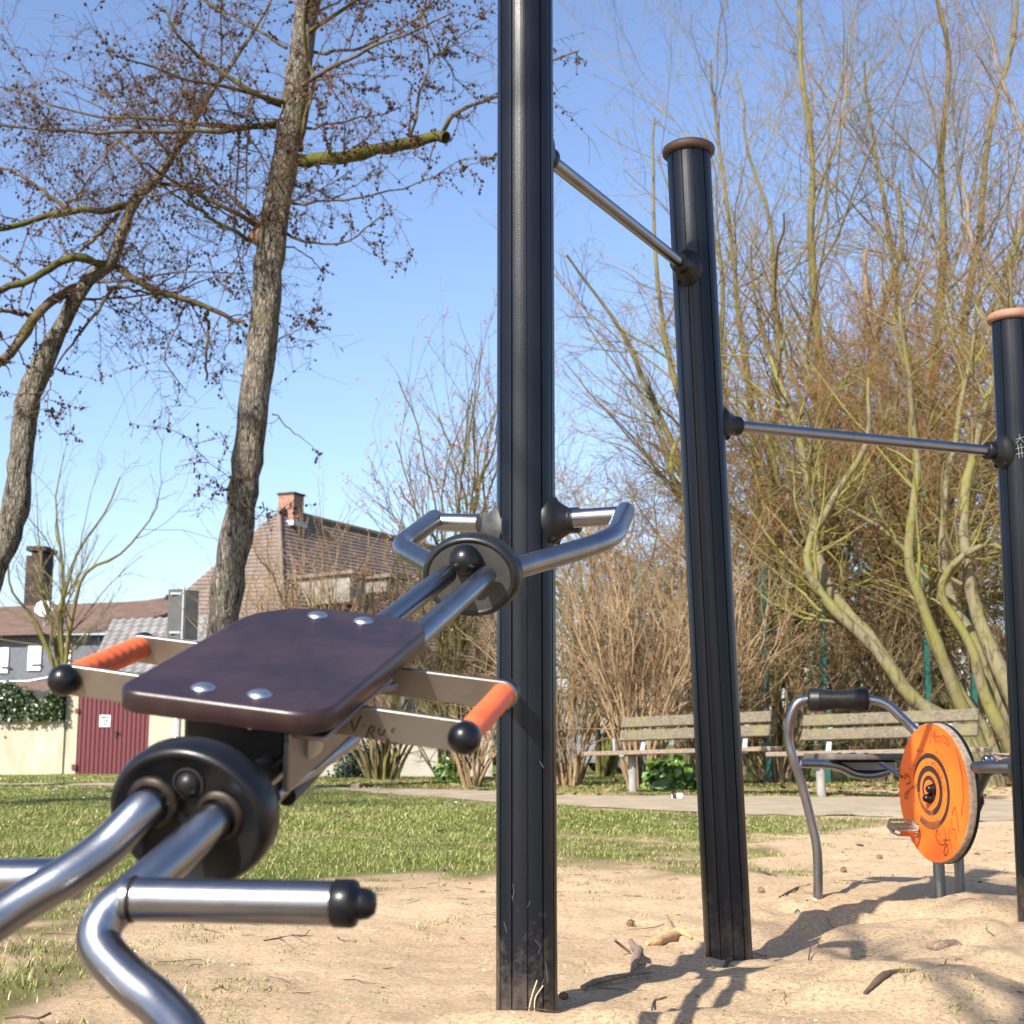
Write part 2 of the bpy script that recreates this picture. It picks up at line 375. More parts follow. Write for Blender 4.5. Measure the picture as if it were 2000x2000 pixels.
# ------------------------------------------------------------------ terrain
EDGE_X = np.array([-9, -3, -1.8, -1.3, -.9, -.2, .5, 1.2, 2.0, 3.0, 5, 9.])
EDGE_Y = np.array([1.0, 2.2, 3.1, 3.8, 4.8, 5.8, 6.4, 7.7, 10.0, 12.3, 16, 24.])
FAR = np.array([(-40, 30), (-14, 23), (-8, 21), (-2.3, 18.4), (-.2, 16.8), (.7, 15.4), (3, 14.9), (5, 14.2), (10, 12.4), (40, 4.)])
NEAR = np.array([(-40, 28.6), (-14, 21.8), (-8, 19.8), (-2.1, 17.3), (-1.06, 15.2), (.4, 12.8), (1.4, 11.3), (2.9, 10.8), (6, 9.4), (10, 7.8), (40, -1.)])
BUMPS = [(1.50, 4.62, .075, .30, .20), (1.9, 4.75, .05, .35, .2), (1.1, 4.75, .02, .25, .2), (.70, 3.35, .035, .28, .13), (1.15, 3.62, .045, .26, .12), (1.55, 3.85, .05, .3, .13),
         (.95, 3.12, .05, .5, .12), (.05, 2.86, .028, .30, .07), (.35, 2.80, .02, .3, .08), (-.5, 2.75, .012, .5, .2), (1.3, 3.25, .04, .3, .1), (1.0, 4.15, .03, .25, .13), (.6, 3.70, -.028, .2, .1), (1.75, 3.45, .045, .3, .12),
         (.85, 4.55, .02, .2, .12), (1.95, 4.25, .03, .25, .14), (.3, 3.9, .012, .3, .2), (1.35, 4.0, -.03, .2, .09), (.62, 3.05, .02, .2, .08)]
def grassness(x, y):
    e = np.interp(x, EDGE_X, EDGE_Y); s = (y-e)/(1.3+.09*np.abs(y))
    s = s+.75*vnoise(x, y*.7, 1.0)+.6*vnoise(x+31, y*.7+7, 2.3)+.45*vnoise(x+3, y+57, 5.3)
    g = smooth(-1.1, 1.3, s)
    # worn strip along the path
    near = np.interp(x, NEAR[:, 0], NEAR[:, 1]); far = np.interp(x, FAR[:, 0], FAR[:, 1])
    d = np.minimum(np.abs(y-near), np.abs(y-far)); g = g*(1-.55*smooth(.5, .0, d+.25*vnoise(x, y, 3)))
    # bare earth under the shrubs on the right
    bare = smooth(.3, 1.2, y-far-.4-.5*vnoise(x+9, y, 1.1))*smooth(-1.5, .6, x)*smooth(19, 16.5, y)*.55
    return np.clip(g*(1-bare*(vnoise(x, y+5, .9) > -.25)), 0, 1)
def H(x, y):
    x = np.asarray(x, float); y = np.asarray(y, float)
    z = -.28*smooth(18, 40, y)
    s = smooth(1.2, -.6, y-np.interp(x, EDGE_X, EDGE_Y))*smooth(26, 12, y)
    z = z+s*(.012*vnoise(x, y, 1.6)+.011*vnoise(x+4, y+9, 4.2)+.0065*vnoise(x, y+3, 11)+.0042*vnoise(x+7, y+3, 25))
    z = z+(1-s)*(.012*vnoise(x, y, .7)+.006*vnoise(x, y, 3))
    r = s*smooth(-.1, .9, x)*smooth(6, 4.4, y)
    z = z+r*(.032*vnoise(x+2, y*1.6+5, 3.4)+.017*vnoise(x+2, y*1.5+5, 7.5)+.006*vnoise(x, y+9, 16))
    for (bx, by, a, sx, sy) in BUMPS: z = z+a*np.exp(-((x-bx)/sx)**2-((y-by)/sy)**2)
    return z
def G(px, py):
    """point on the ground seen at this pixel"""
    d = ray(px, py); t = CAMH/-d[2]
    for _ in range(30):
        p = CAM+d*t; t = (CAMH-float(H(p[0], p[1])))/-d[2]
    p = CAM+d*t; p[2] = float(H(p[0], p[1])); return p
def grow_axis(lo, hi, step, far, f=1.14):
    a = list(np.arange(lo, hi, step)); s = step; p = hi
    b = [hi]
    while p < far[1]: s *= f; p += s; b.append(p)
    s = step; p = lo; c = []
    while p > far[0]: s *= f; p -= s; c.append(p)
    return np.array(c[::-1]+a+b)
xs = grow_axis(-2.2, 2.9, .022, (-420, 420)); ys = grow_axis(2.3, 7.2, .022, (-60, 700), 1.11)
XX, YY = np.meshgrid(xs, ys); ZZ = H(XX, YY); nx, ny = len(xs), len(ys)
VG = np.stack([XX, YY, ZZ], -1).reshape(-1, 3)
ii, jj = np.meshgrid(np.arange(nx-1), np.arange(ny-1)); a0 = (jj*nx+ii).ravel()
QG = np.stack([a0, a0+1, a0+nx+1, a0+nx], 1)
cen = VG[QG].mean(1); isg = grassness(cen[:, 0], cen[:, 1]) > .5
def ground_mat():
    m, nt, b = new_mat('sand_and_turf'); b.inputs['Roughness'].default_value = .95; b.inputs['Specular IOR Level'].default_value = .12
    v = coords(nt)
    at_ = nd(nt, 'ShaderNodeAttribute', attribute_name='turf')
    sand = ramp(nt, noise_tex(nt, 1.4, 6, .6, v), [(.3, (.475, .34, .205)), (.7, (.595, .438, .275))])
    grain = ramp(nt, noise_tex(nt, 95, 5, .85, v), [(.33, (.32, .28, .25)), (.5, (1, 1, 1)), (.68, (1.35, 1.35, 1.35))])
    mm = nd(nt, 'ShaderNodeMix', data_type='RGBA', blend_type='MULTIPLY'); mm.inputs['Factor'].default_value = .8
    ca = [x for x in mm.inputs if x.type == 'RGBA']; nt.links.new(sand, ca[0]); nt.links.new(grain, ca[1])
    sand = [x for x in mm.outputs if x.type == 'RGBA'][0]
    bits = nd(nt, 'ShaderNodeTexVoronoi'); bits.inputs['Scale'].default_value = 42; nt.links.new(v, bits.inputs['Vector'])
    bf = ramp(nt, bits.outputs['Distance'], [(.05, (1, 1, 1)), (.075, (0, 0, 0))])
    bc = ramp(nt, bits.outputs['Color'], [(.3, (.10, .07, .05)), (.62, (.34, .25, .17)), (.8, (.7, .62, .52))])
    sand = mixc(nt, bf, sand, bc)
    turf = ramp(nt, noise_tex(nt, 2.2, 7, .7, v), [(.3, (.10, .105, .026)), (.55, (.14, .15, .036)), (.75, (.22, .19, .085))])
    turf = mixc(nt, ramp(nt, noise_tex(nt, 38, 4, .7, v), [(.4, (0, 0, 0)), (.66, (.7, .7, .7))]), turf, (.055, .07, .014))
    soil = ramp(nt, noise_tex(nt, 9, 6, .7, v), [(.35, (.17, .115, .07)), (.7, (.32, .23, .15))])
    f = ramp(nt, at_.outputs['Fac'], [(.42, (0, 0, 0)), (.92, (1, 1, 1))])
    c = mixc(nt, ramp(nt, at_.outputs['Fac'], [(.2, (0, 0, 0)), (.7, (.6, .6, .6))]), sand, soil)
    nt.links.new(mixc(nt, f, c, turf), b.inputs['Base Color'])
    n1 = bump(nt, b, noise_tex(nt, 34, 8, .75, v), .8, .02)
    bump(nt, b, noise_tex(nt, 210, 3, .75, v), .8, .005, n1); return m
M['ground'] = ground_mat()
tv = grassness(VG[:, 0], VG[:, 1])
for nm, sel in (('sand', ~isg), ('lawn', isg)):
    q = QG[sel]; used, inv = np.unique(q.ravel(), return_inverse=True)
    o = quads_obj(nm, VG[used], inv.reshape(-1, 4), M['ground'])
    o.data.attributes.new('turf', 'FLOAT', 'POINT').data.foreach_set('value', tv[used].astype(np.float32))
    tag(o, kind='structure')
# path: sheet 4 mm above the turf with a ragged edge
pxs = np.concatenate([np.arange(-40, -9, 1.0), np.arange(-9, 10, .07), np.arange(10, 41, 1.0)]); V = []; nrow = 12
for x in pxs:
    n0 = np.interp(x, NEAR[:, 0], NEAR[:, 1])+.16*vnoise(x, 3, 2.2)+.09*vnoise(x, 9, 7)
    f0 = np.interp(x, FAR[:, 0], FAR[:, 1])+.16*vnoise(x, 23, 2.0)+.09*vnoise(x, 29, 7)
    for k in range(nrow):
        y = n0+(f0-n0)*k/(nrow-1); V.append((x, y, float(H(x, y))+.006+.012*math.sin(math.pi*k/(nrow-1))))
Q = [(i*nrow+k, (i+1)*nrow+k, (i+1)*nrow+k+1, i*nrow+k+1) for i in range(len(pxs)-1) for k in range(nrow-1)]
M['path'] = simple('packed_gravel', (.26, .205, .142), (.36, .295, .21), 3.0, .95, bscale=70, bstr=.4, bdist=.006, spec=.1, detail=9)
tag(quads_obj('path', np.array(V), Q, M['path']), kind='structure')

# ------------------------------------------------------------------ fitness posts
def fluted(n=12, r=.0628, gd=.0045, gw=.0030):
    pts = []
    for k in range(n):
        a0 = 2*math.pi*(k+.06)/n; a1 = 2*math.pi*(k+.94)/n
        for a in np.linspace(a0, a1, 6): pts.append((r*math.cos(a), r*math.sin(a)))
        am = 2*math.pi*(k+1)/n
        pts.append(((r-gd)*math.cos(am-gw/r), (r-gd)*math.sin(am-gw/r))); pts.append(((r-gd)*math.cos(am+gw/r), (r-gd)*math.sin(am+gw/r)))
    return np.array(pts)
def post_shaft(b0, b1, rot):
    """extruded aluminium profile with grooves"""
    ax = unit(np.subtract(b1, b0)); u = unit(np.cross((0, 1, 0), ax)); v = np.cross(ax, u); p = fluted(); c, s = math.cos(rot), math.sin(rot)
    p = p@np.array([[c, s], [-s, c]]); k = len(p); mb = MB()
    rows = [np.asarray(b0)+(np.asarray(b1)-b0)*t+p[:, :1]*u+p[:, 1:]*v for t in (0, .33, .66, 1)]
    V = np.concatenate(rows); F = [(i*k+j, i*k+(j+1) % k, (i+1)*k+(j+1) % k, (i+1)*k+j) for i in range(3) for j in range(k)]
    mb.addq(V, F, False); mb.add(rows[-1], [tuple(range(k))], False); return mb
P1 = np.array([.030, 3.02, 0]); P1t = P1+[0, 0, 2.63]
P2 = at(1423, 1865, 3.90); P2[2] = 0; P2t = at(1345, 302, 3.92)
P3 = np.array([1.545, 4.30, 0]); P3t = at(1977, 628, 4.30); P3t[0] = P3[0]+.02
posts = []
def make_post(base, top, rot, label, capmat):
    t = thing('fitness_post', label, 'post', base, 'black upright posts of the exercise rig')
    b0 = np.array(base)-unit(top-base)*.25
    post_shaft(b0, top, rot).build('shaft', M['post'], t)
    ax = unit(top-base)
    cp_ = MB().lathe([(0, -.004), (.070, -.004), (.0755, .002), (.077, .011), (.0745, .019), (.066, .025), (.04, .029), (0, .030)], top, ax, 40).build('cap', capmat, t)
    return t
post1 = make_post(P1, P1t, R_(1.5), 'tallest black fluted post, nearest, holding the steel loop bracket', M['cap_brown'])
post2 = make_post(P2, P2t, R_(4), 'black fluted post with dark brown cap between the two pull-up bars', M['cap_brown'])
post3 = make_post(P3, P3t, R_(7), 'shortest black fluted post with pale brown cap beside the orange disc', M['cap_light'])
def flange(parent, o, ax, size=1.0, mat='plastic', holes=True):
    """moulded saddle bracket: oval foot on the post narrowing to a socket"""
    ax = unit(ax); up = unit(np.array([0, 0, 1.0])-ax*ax[2]); sd = np.cross(up, ax); mb = MB(); V = []; S = 28
    prof = [(.054, .043, -.030), (.056, .044, -.008), (.054, .042, .004), (.045, .036, .012), (.036, .031, .024), (.029, .028, .036), (.0265, .0265, .040), (.0275, .0275, .041), (.0275, .0275, .058), (.024, .024, .062), (.016, .016, .0625)]
    for (a, b2, t) in prof:
        for j in range(S):
            ph = 2*math.pi*j/S; V.append(np.asarray(o)+ax*(t*size)+up*(a*size*math.cos(ph))+sd*(b2*size*math.sin(ph)))
    F = [(i*S+j, i*S+(j+1) % S, (i+1)*S+(j+1) % S, (i+1)*S+j) for i in range(len(prof)-1) for j in range(S)]
    mb.add(V, F); f = mb.build('flange', M[mat], parent)
    if holes:
        for (a, b2) in ((.043, 0), (-.040, .018), (-.040, -.018)):
            q = np.asarray(o)+up*a*size+sd*b2*size+ax*.0085*size; d = unit(ax+up*.55*np.sign(a))
            MB().lathe([(.0072*size, -.004), (.0072*size, .0055), (.0052*size, .0055), (.0048*size, -.002), (0, -.002)], q, d, 14).build('screw_hole', M['hole'], f)
            MB().lathe([(.0042*size, -.003), (.0042*size, .001), (0, .0018)], q, d, 10).build('screw', M['brass'] if a > 0 else M['bolt'], f)
    return f
def pull_bar(pa, pb, da, db, label):
    """bar between two posts; da, db = post axis points at the bar's height"""
    ax = unit(pb-pa); t = thing('pull_up_bar', label, 'pull-up bar', (pa+pb)/2, 'steel pull-up bars between the posts')
    MB().tube([pa+ax*.05, pb-ax*.05], .0163, 20).build('bar', M['steel'], t)
    flange(t, pa+ax*.0605, ax); flange(t, pb-ax*.0605, -ax); return t
def on_axis(b, t, z): return b+(t-b)*(z/t[2])
pull_bar(on_axis(P1, P1t, 1.885), on_axis(P2, P2t, 1.875), 0, 0, 'upper steel pull-up bar sloping in view from the tall post to the middle post')
pull_bar(on_axis(P2, P2t, 1.44), on_axis(P3, P3t, 1.43), 0, 0, 'lower steel pull-up bar between the middle post and the shortest post')
# white scribble on the third post
mb = MB(); vw = unit(np.array([P3[0], P3[1], 0])); ppt = P3-vw*.0645
S_ = [[(1988, 868), (1991, 895)], [(1994, 866), (1997, 893)], [(1984, 876), (2000, 873)], [(1984, 887), (2000, 884)], [(1984, 858), (2001, 853)], [(1991, 848), (1992, 856), (1985, 866)], [(1992, 856), (2000, 864)]]
for st in S_: mb.stroke([onplane(x, y, ppt, -vw) for x, y in st], .0010, -vw)
mb.build('scratched_mark', M['ink_white'], post3)
# scuffs low on the nearest post
pp = P1-np.array([0, .0650, 0])
for st in [[(1001, 1726), (1004, 1740), (1002, 1752)], [(1054, 1487), (1062, 1500)], [(1030, 1772), (1036, 1760)], [(1062, 1912), (1054, 1940), (1058, 1958)], [(1000, 1750), (1002, 1760)], [(1045, 1836), (1056, 1850), (1051, 1862)], [(984, 1800), (990, 1822)], [(1066, 1880), (1070, 1920)]]:
    MB().stroke([onplane(x, y, pp, (0, -1, 0)) for x, y in st], .0011, (0, -1, 0)).build('scuff', M['scuff'], post1)

# ------------------------------------------------------------------ inclined sliding-seat trainer in front of post 1
A = atd(917, 1127, 2.50); B = atd(364, 1598, 1.458); n = unit(A-B)
c0 = unit(np.array([n[1], -n[0], 0])); w0 = np.cross(c0, n)
def frame(roll):
    r = R_(roll); return c0*math.cos(r)-w0*math.sin(r), w0*math.cos(r)+c0*math.sin(r)
cU, wU = frame(1.0); cL, wL = frame(8.8)
tr = thing('sliding_seat_trainer', 'foreground steel exercise slide with brown seat board and orange side handles', 'exercise machine', (-.25, 1.45, 0))
DISC = [(0, 0), (.074, 0), (.0775, -.003), (.082, -.003), (.0868, .002), (.0893, .011), (.0895, .030), (.086, .040), (.076, .045), (0, .045)]
ud = MB().lathe(DISC[1:], A, n, 56, wU, True, .83).build('end_disc', M['rubber_disc'], tr)
MB().lathe([(0, 0), (.0742, 0)], A-n*.0006, n, 56, wU, False, .83).build('disc_face', M['rubber_face'], ud)
MB().stroke([A-n*.0014+cU*a+wU*-.004 for a in (-.073, -.052)], .0012, -n).build('mould_seam', M['scuff'], ud)
MB().stroke([A-n*.0014+cU*a+wU*-.004 for a in (.052, .073)], .0012, -n).build('mould_seam', M['scuff'], ud)
ld = MB().lathe(DISC, B, n, 64, wL, True, .86).build('end_disc', M['rubber'], tr)
MB().stroke([B-n*.0012+cL*a for a in (-.072, -.064)], .0012, -n).build('mould_seam', M['plastic_grey'], ld)
# dome buffers
MB().sphere(atd(909, 1095, 2.482), .0285, 28, 18, (1, 1, 1.0)).build('dome_buffer', M['rubber'], ud)
q = atd(370, 1530, 1.452)
MB().sphere(q, .0135, 22, 14).build('dome_buffer', M['plastic'], ld)
MB().lathe([(.0175, .001), (.0175, -.0035), (.0142, -.0035), (.0142, .001)], q, n, 26).build('buffer_socket', M['hole'], ld)
# the two rails
uL, uR = atd(873, 1122, 2.47), atd(950, 1124, 2.47)
lL, lR = B-cL*.036+wL*.010+n*.03, B+cL*.036+wL*.010+n*.03
for (a, b) in ((uL, lL), (uR, lR)): MB().tube([a, b], .0172, 24).build('rail', M['steel'], tr)
# loop bracket round the post
def clampY(px, py): return at(px, py, 3.02)
arm = 0.0195
left = [atd(935, 1022, 2.99), atd(858, 1020, 3.02)]; right = [atd(1120, 1013, 2.95), atd(1219, 1006, 2.93)]
MB().tube(left, .0192, 22).build('bracket_arm', M['steel'], tr); MB().tube(right, .0192, 22).build('bracket_arm', M['steel'], tr)
hub = A+n*.026
lp = bend([atd(849, 1015, 3.025), atd(776, 1066, 2.72), hub, atd(1203, 1056, 2.70), atd(1222, 1002, 2.93)], .045, 10)
lp2 = np.vstack([bend([atd(849, 1013, 3.03), atd(779, 1067, 2.74), hub-cU*.05+n*.006], .05, 10)])
rp2 = np.vstack([bend([atd(1221, 999, 2.94), atd(1197, 1054, 2.68), hub+cU*.05+n*.006], .085, 12)])
MB().tube(lp2, .0198, 22).build('loop_tube', M['steel'], tr); MB().tube(rp2, .0198, 22).build('loop_tube', M['steel'], tr)
dl = unit(left[1]-left[0]); dr = unit(right[1]-right[0])
pc = np.array([P1[0], P1[1], left[0][2]])
flange(tr, pc+c0*-.056+[0, 0, .0], -c0, 1.02, 'plastic_grey'); flange(tr, pc+c0*.056+[0, 0, .012], c0, 1.02, 'plastic')
# seat board
s0, s1 = atd(452, 1350, 1.565), atd(665, 1207.5, 1.910); ns = unit(s1-s0); vl = np.linalg.norm(s1-s0)
cs0 = unit(np.array([ns[1], -ns[0], 0])); ws0 = np.cross(cs0, ns); r = R_(7.6)
cs, ws = cs0*math.cos(r)-ws0*math.sin(r), ws0*math.cos(r)+cs0*math.sin(r)
def round_rect(u0, u1, v0, v1, rad):
    pts = []
    for (cx, cy, a, rr) in ((u1-rad[0], v0+rad[0], -90, rad[0]), (u1-rad[1], v1-rad[1], 0, rad[1]), (u0+rad[2], v1-rad[2], 90, rad[2]), (u0+rad[3], v0+rad[3], 180, rad[3])):
        for t in np.linspace(0, 90, 12): pts.append((cx+rr*math.cos(R_(a+t)), cy+rr*math.sin(R_(a+t))))
    return pts
seat = MB().prism(round_rect(-.121, .123, -.042, vl+.045, (.042, .070, .105, .030)), s0-ws*.026, cs, ns, ws, .026, .0045).build('seat', M['seat'], tr)
for (px, py, d) in ((397, 1343, 0), (507, 1356, 0), (620, 1202, 0), (710, 1213, 0)):
    q = onplane(px, py, s0, ws)
    MB().lathe([(0, .0052), (.005, .0048), (.010, .0032), (.0134, .0008), (.0138, -.0012)], q, ws, 24).build('seat_bolt', M['bolt'], seat)
# cross bars, grips, ball ends
nL, nR = atd(133, 1325, 1.72), atd(911, 1437, 1.625); fL, fR = atd(274, 1265, 1.91), atd(983, 1356, 1.815)
for (a, b, nm) in ((nL, nR, 'near'), (fL, fR, 'far')):
    d = unit(b-a); up = unit(ws-d*np.dot(ws, d)); k = np.cross(d, up); mid = (a+b)/2; hl = np.linalg.norm(b-a)/2
    pts = []
    hw = .0188; off = -.001
    for t in np.linspace(-90, 90, 12): pts.append((hl+hw*math.cos(R_(t))*.95, hw*math.sin(R_(t))+off))
    for t in np.linspace(90, 270, 12): pts.append((-hl+hw*math.cos(R_(t))*.95, hw*math.sin(R_(t))+off))
    # outline ccw seen from +w : u=d, v=up -> w = d x up = k
    MB().prism(pts, mid-k*.004, d, up, k, .008, .0012).build('cross_bar', M['plate'], tr)
for (a, b, rib) in ((nL, fL, True), (nR, fR, False)):
    d = unit(b-a); L = np.linalg.norm(b-a); prof = []
    for t in np.linspace(.004, L-.004, 90):
        prof.append((.0150+(.0011*abs(math.sin(t*150)) if rib else .0003*math.sin(t*500)), t))
    gk = MB().lathe(prof, a, d, 24).build('grip', M['orange_grip'], tr)
    MB().sphere(a-d*.010, .0192, 24, 16).build('ball_end', M['rubber'], tr); MB().sphere(b+d*.010, .0192, 24, 16).build('ball_end', M['rubber'], tr)
# carriage under the seat
cb = s0-ws*.075+ns*.10
MB().box(cb+ns*.06-ws*.005, .062, .15, .046, (cs, ns, ws), .006).build('carriage', M['plastic'], tr)
for (u, v, w) in ((-.036, -.004, -.030), (.03, -.008, -.030)):
    MB().lathe([(.005, 0), (.005, .010), (.003, .013), (0, .013)], s0+cs*u+ns*v+ws*w, -ns, 12).build('carriage_bolt', M['brass'], tr)
MB().box(s0+cs*.078+ns*.07-ws*.062, .004, .10, .034, (cs, ns, ws), .002).build('side_plate', M['steel_dull_shaded'], tr)
rq = atd(608, 1448, 1.60)
MB().lathe([(0, 0), (.014, 0), (.016, .003), (.016, .014), (.013, .018), (0, .018)], rq, -ns, 24).build('roller', M['cream'], tr)
# lower slide strut with a rubber pad
MB().tube([atd(530, 1556, 1.56), atd(690, 1442, 1.86)], .0105, 18).build('strut', M['steel'], tr)
pd0, pd1 = atd(560, 1556, 1.60), atd(645, 1476, 1.80)
MB().tube([pd0, pd0+(pd1-pd0)*.2, pd1], [.011, .0115, .007], 14).build('rubber_pad', M['rubber'], tr)
MB().tube([atd(700, 1356, 1.72), atd(770, 1340, 1.78)], .005, 10).build('retaining_pin', M['steel_dull_shaded'], tr)
MB().box(s0+cs*.098+ns*.10-ws*.034, .020, .12, .003, (cs, ns, ws), .001).build('side_plate', M['plate'], tr)
# foot end: two bent tubes out of the lower disc
def collar(px, py):
    q = atd(px, py, 1.452)
    MB().lathe([(.0275, .002), (.0282, -.001), (.0272, -.004), (.0245, -.0065), (.0206, -.0075)], q, n, 32).build('weld_collar', M['rust'], ld)
collar(300, 1566); collar(430, 1592)
Lp = curve([atd(330, 1548, 1.50), atd(293, 1571, 1.455), atd(208, 1655, 1.425), atd(126, 1714, 1.40), atd(0, 1792, 1.37), atd(-110, 1880, 1.33), atd(-170, 2010, 1.27), atd(-185, 2150, 1.20)], 70)
l1 = Lp[-1].copy(); l1[2] = -.15
MB().tube(np.vstack([Lp, l1[None]]), .0205, 26).build('leg', M['steel'], tr)
Rp = curve([atd(462, 1571, 1.50), atd(425, 1597, 1.455), atd(352, 1665, 1.415), atd(262, 1742, 1.37), atd(205, 1795, 1.35), atd(196, 1848, 1.335), atd(248, 1910, 1.31), atd(312, 1965, 1.285), atd(364, 2030, 1.25), atd(385, 2120, 1.21), atd(385, 2230, 1.17)], 90)
r1 = Rp[-1].copy(); r1[2] = -.15
MB().tube(np.vstack([Rp, r1[None]]), .0205, 26).build('leg', M['steel'], tr)
ha, hb = atd(246, 1756, 1.352), atd(655, 1764, 1.325); d = unit(hb-ha)
MB().tube([ha, hb], .0205, 26).build('foot_bar', M['steel'], tr)
MB().lathe([(.0205, -.002), (.0222, 0), (.0224, .016), (.0205, .020), (.0150, .0215), (.0148, .026), (.0135, .032), (.0095, .0375), (0, .0395)], hb, d, 28).build('end_cap', M['rubber'], tr)
MB().lathe([(.0222, .007), (.0212, .010), (.0206, .011)], ha, d, 26).build('weld_collar', M['rust'], tr)
hl_, hlb = atd(150, 1716, 1.41), atd(-260, 1722, 1.45)
MB().tube([hl_, hlb], .0205, 26).build('foot_bar', M['steel'], tr)
MB().lathe([(.0205, -.002), (.0222, 0), (.0224, .016), (.0205, .020), (.0150, .0215), (.0135, .032), (0, .0395)], hlb, unit(hlb-hl_), 24).build('end_cap', M['rubber'], tr)
# marker scrawl on the right part of the near cross bar
d = unit(nR-nL); up = unit(ws-d*np.dot(ws, d)); k = np.cross(d, up); k = k if np.dot(k, CAM-nR) > 0 else -k
pp = (nL+nR)/2+k*.0044
z3 = lambda x, y: onplane(560+x*.2588, 1200+y*.2588, pp, k)
mb = MB()
for st in [[(488, 800), (496, 850), (508, 885), (520, 850), (545, 800), (562, 765)], [(578, 838), (586, 832)], [(600, 940), (612, 895), (628, 850)], [(622, 870), (645, 838), (662, 850), (655, 880), (630, 895), (648, 915), (655, 945)], [(700, 855), (692, 890), (705, 912), (728, 905), (742, 868)], [(820, 868), (800, 866), (790, 880), (806, 893)], [(770, 938), (758, 958), (790, 972), (850, 978)]]:
    mb.stroke([z3(*p) for p in st], .0022, k)
mb.build('marker_scrawl', M['ink'], tr)
# ------------------------------------------------------------------ pedal machine behind the posts
bk = thing('pedal_trainer', 'steel arm-and-pedal exercise machine with orange target disc', 'exercise machine', at(1780, 1740, 5.0)*[1, 1, 0])
nd_ = unit(np.array([-.972, -.233, .0])); ud_ = unit(np.array([nd_[1], -nd_[0], 0])); ud_ = ud_ if ud_[0] > 0 else -ud_
# ud_ runs to the viewer's right across the face
Cd = atd(1822, 1548, 4.85); RD = .2355
vd = np.array([0, 0, 1.0])
dk = MB().lathe([(0, 0), (RD-.004, 0)], Cd, -nd_, 72, sm=False).build('orange_disc', M['disc_orange'], bk)
MB().lathe([(RD-.0045, -.0002), (RD-.001, .003), (RD, .008), (RD, .024)], Cd, -nd_, 72).build('rim', M['ply_edge'], dk)
MB().lathe([(RD, .024), (RD+.002, .026), (RD+.002, .036), (RD-.01, .040), (0, .040)], Cd, -nd_, 72).build('backing', M['rubber'], dk)
def dpt(x, y, lift=.0012):
    """zoomed-photo pixel on the disc face"""
    return onplane(1720+x*.176, 1380+y*.176, Cd+nd_*lift, nd_)
def ring(name, mat, r0f, r1f, t0=0, t1=360, cx=0, cy=0, lift=.0008):
    V = []; ts = np.linspace(t0, t1, 90)
    for t in ts:
        a = R_(t); 
        for rf in (r0f(t), r1f(t)): V.append(Cd+nd_*lift+ud_*(cx+RD*rf*math.cos(a))+vd*(cy+RD*rf*math.sin(a)))
    F = [(2*i, 2*i+1, 2*i+3, 2*i+2) for i in range(len(ts)-1)]
    return MB().add(V, F).build(name, mat, dk)
th = lambda t: (1-math.cos(R_(t-35)))/2           # 0 on the upper right, 1 on the lower left
cr = lambda a, b: (lambda t: a+(b-a)*(.5+.5*math.sin(R_(t))))
ring('target_ring', M['disc_ring'], lambda t: .475, lambda t: .55-.045*max(0, math.sin(R_(t-90)))**2-.02*th(t), -62, 200, -.018, .004)
ring('target_ring', M['disc_ring_faded'], lambda t: .49-.055*max(0, -math.sin(R_(t))), lambda t: .545, 232, 298, -.018, .004)
ring('target_ring', M['disc_ring'], lambda t: .275, lambda t: .36, -75, 185, -.02, .006)
ring('target_ring', M['disc_ring_faded'], lambda t: .285, lambda t: .355, 185, 285, -.02, .006)
ring('target_ring', M['disc_ring'], lambda t: .135+.02*th(t), lambda t: .20, 0, 360, -.022, .010, .0006)
mb = MB(); W = .0036
for st in [[(545, 415), (553, 330), (565, 240), (580, 330), (590, 345), (602, 255), (603, 330), (600, 408)],
           [(655, 335), (625, 322), (612, 350), (614, 392), (640, 392), (654, 335), (656, 400), (662, 410)],
           [(676, 412), (672, 335)], [(673, 350), (685, 322), (698, 318)], [(722, 335), (700, 340), (694, 380), (705, 408), (724, 400)],
           [(738, 345), (718, 390), (728, 432), (750, 438), (756, 395), (742, 350)]]:
    mb.stroke([dpt(*p) for p in st], W, nd_)
mb.build('handwriting', M['ink_faint'], dk)
mb = MB()
for st in [[(392, 470), (400, 492)], [(405, 468), (398, 480), (412, 488), (404, 498)], [(418, 478), (426, 495), (420, 500)],
           [(448, 487), (482, 490)], [(464, 488), (462, 528)], [(488, 505), (480, 520), (490, 530), (498, 515), (488, 505)], [(510, 500), (508, 525)],
           ]:
    mb.stroke([dpt(*p, .0022) for p in st], .0026, nd_)
mb.build('handwriting', M['ink_faint'], dk)
mb = MB()
for st in [[(608, 520), (618, 488), (632, 528)],
           ]:
    mb.stroke([dpt(*p, .0022) for p in st], .0026, nd_)
mb.build('handwriting', M['ink_faint'], dk)
mb = MB()
for st in [[(572, 610), (566, 655)], [(572, 640), (590, 612), (598, 660)], [(605, 650), (612, 690)], [(640, 680), (625, 690), (630, 715), (648, 708), (640, 680)],
           [(650, 725), (640, 745), (655, 760)], [(668, 770), (655, 785), (668, 800), (678, 785), (668, 770)], [(678, 820), (668, 835), (682, 845)], [(700, 870), (690, 900), (705, 930), (722, 900), (700, 870)]]:
    mb.stroke([dpt(*p, .0022) for p in st], .0026, nd_)
mb.build('handwriting', M['ink_faint'], dk)
mb = MB()
for st in [[(825, 465), (850, 530), (872, 610), (900, 760), (912, 900), (915, 1010), (900, 1130), (893, 1200)],
           ]:
    MB().stroke([dpt(*p, .0024) for p in st], .0042, nd_).build('scrawl', M['ink_faint'], dk)
mb = MB()
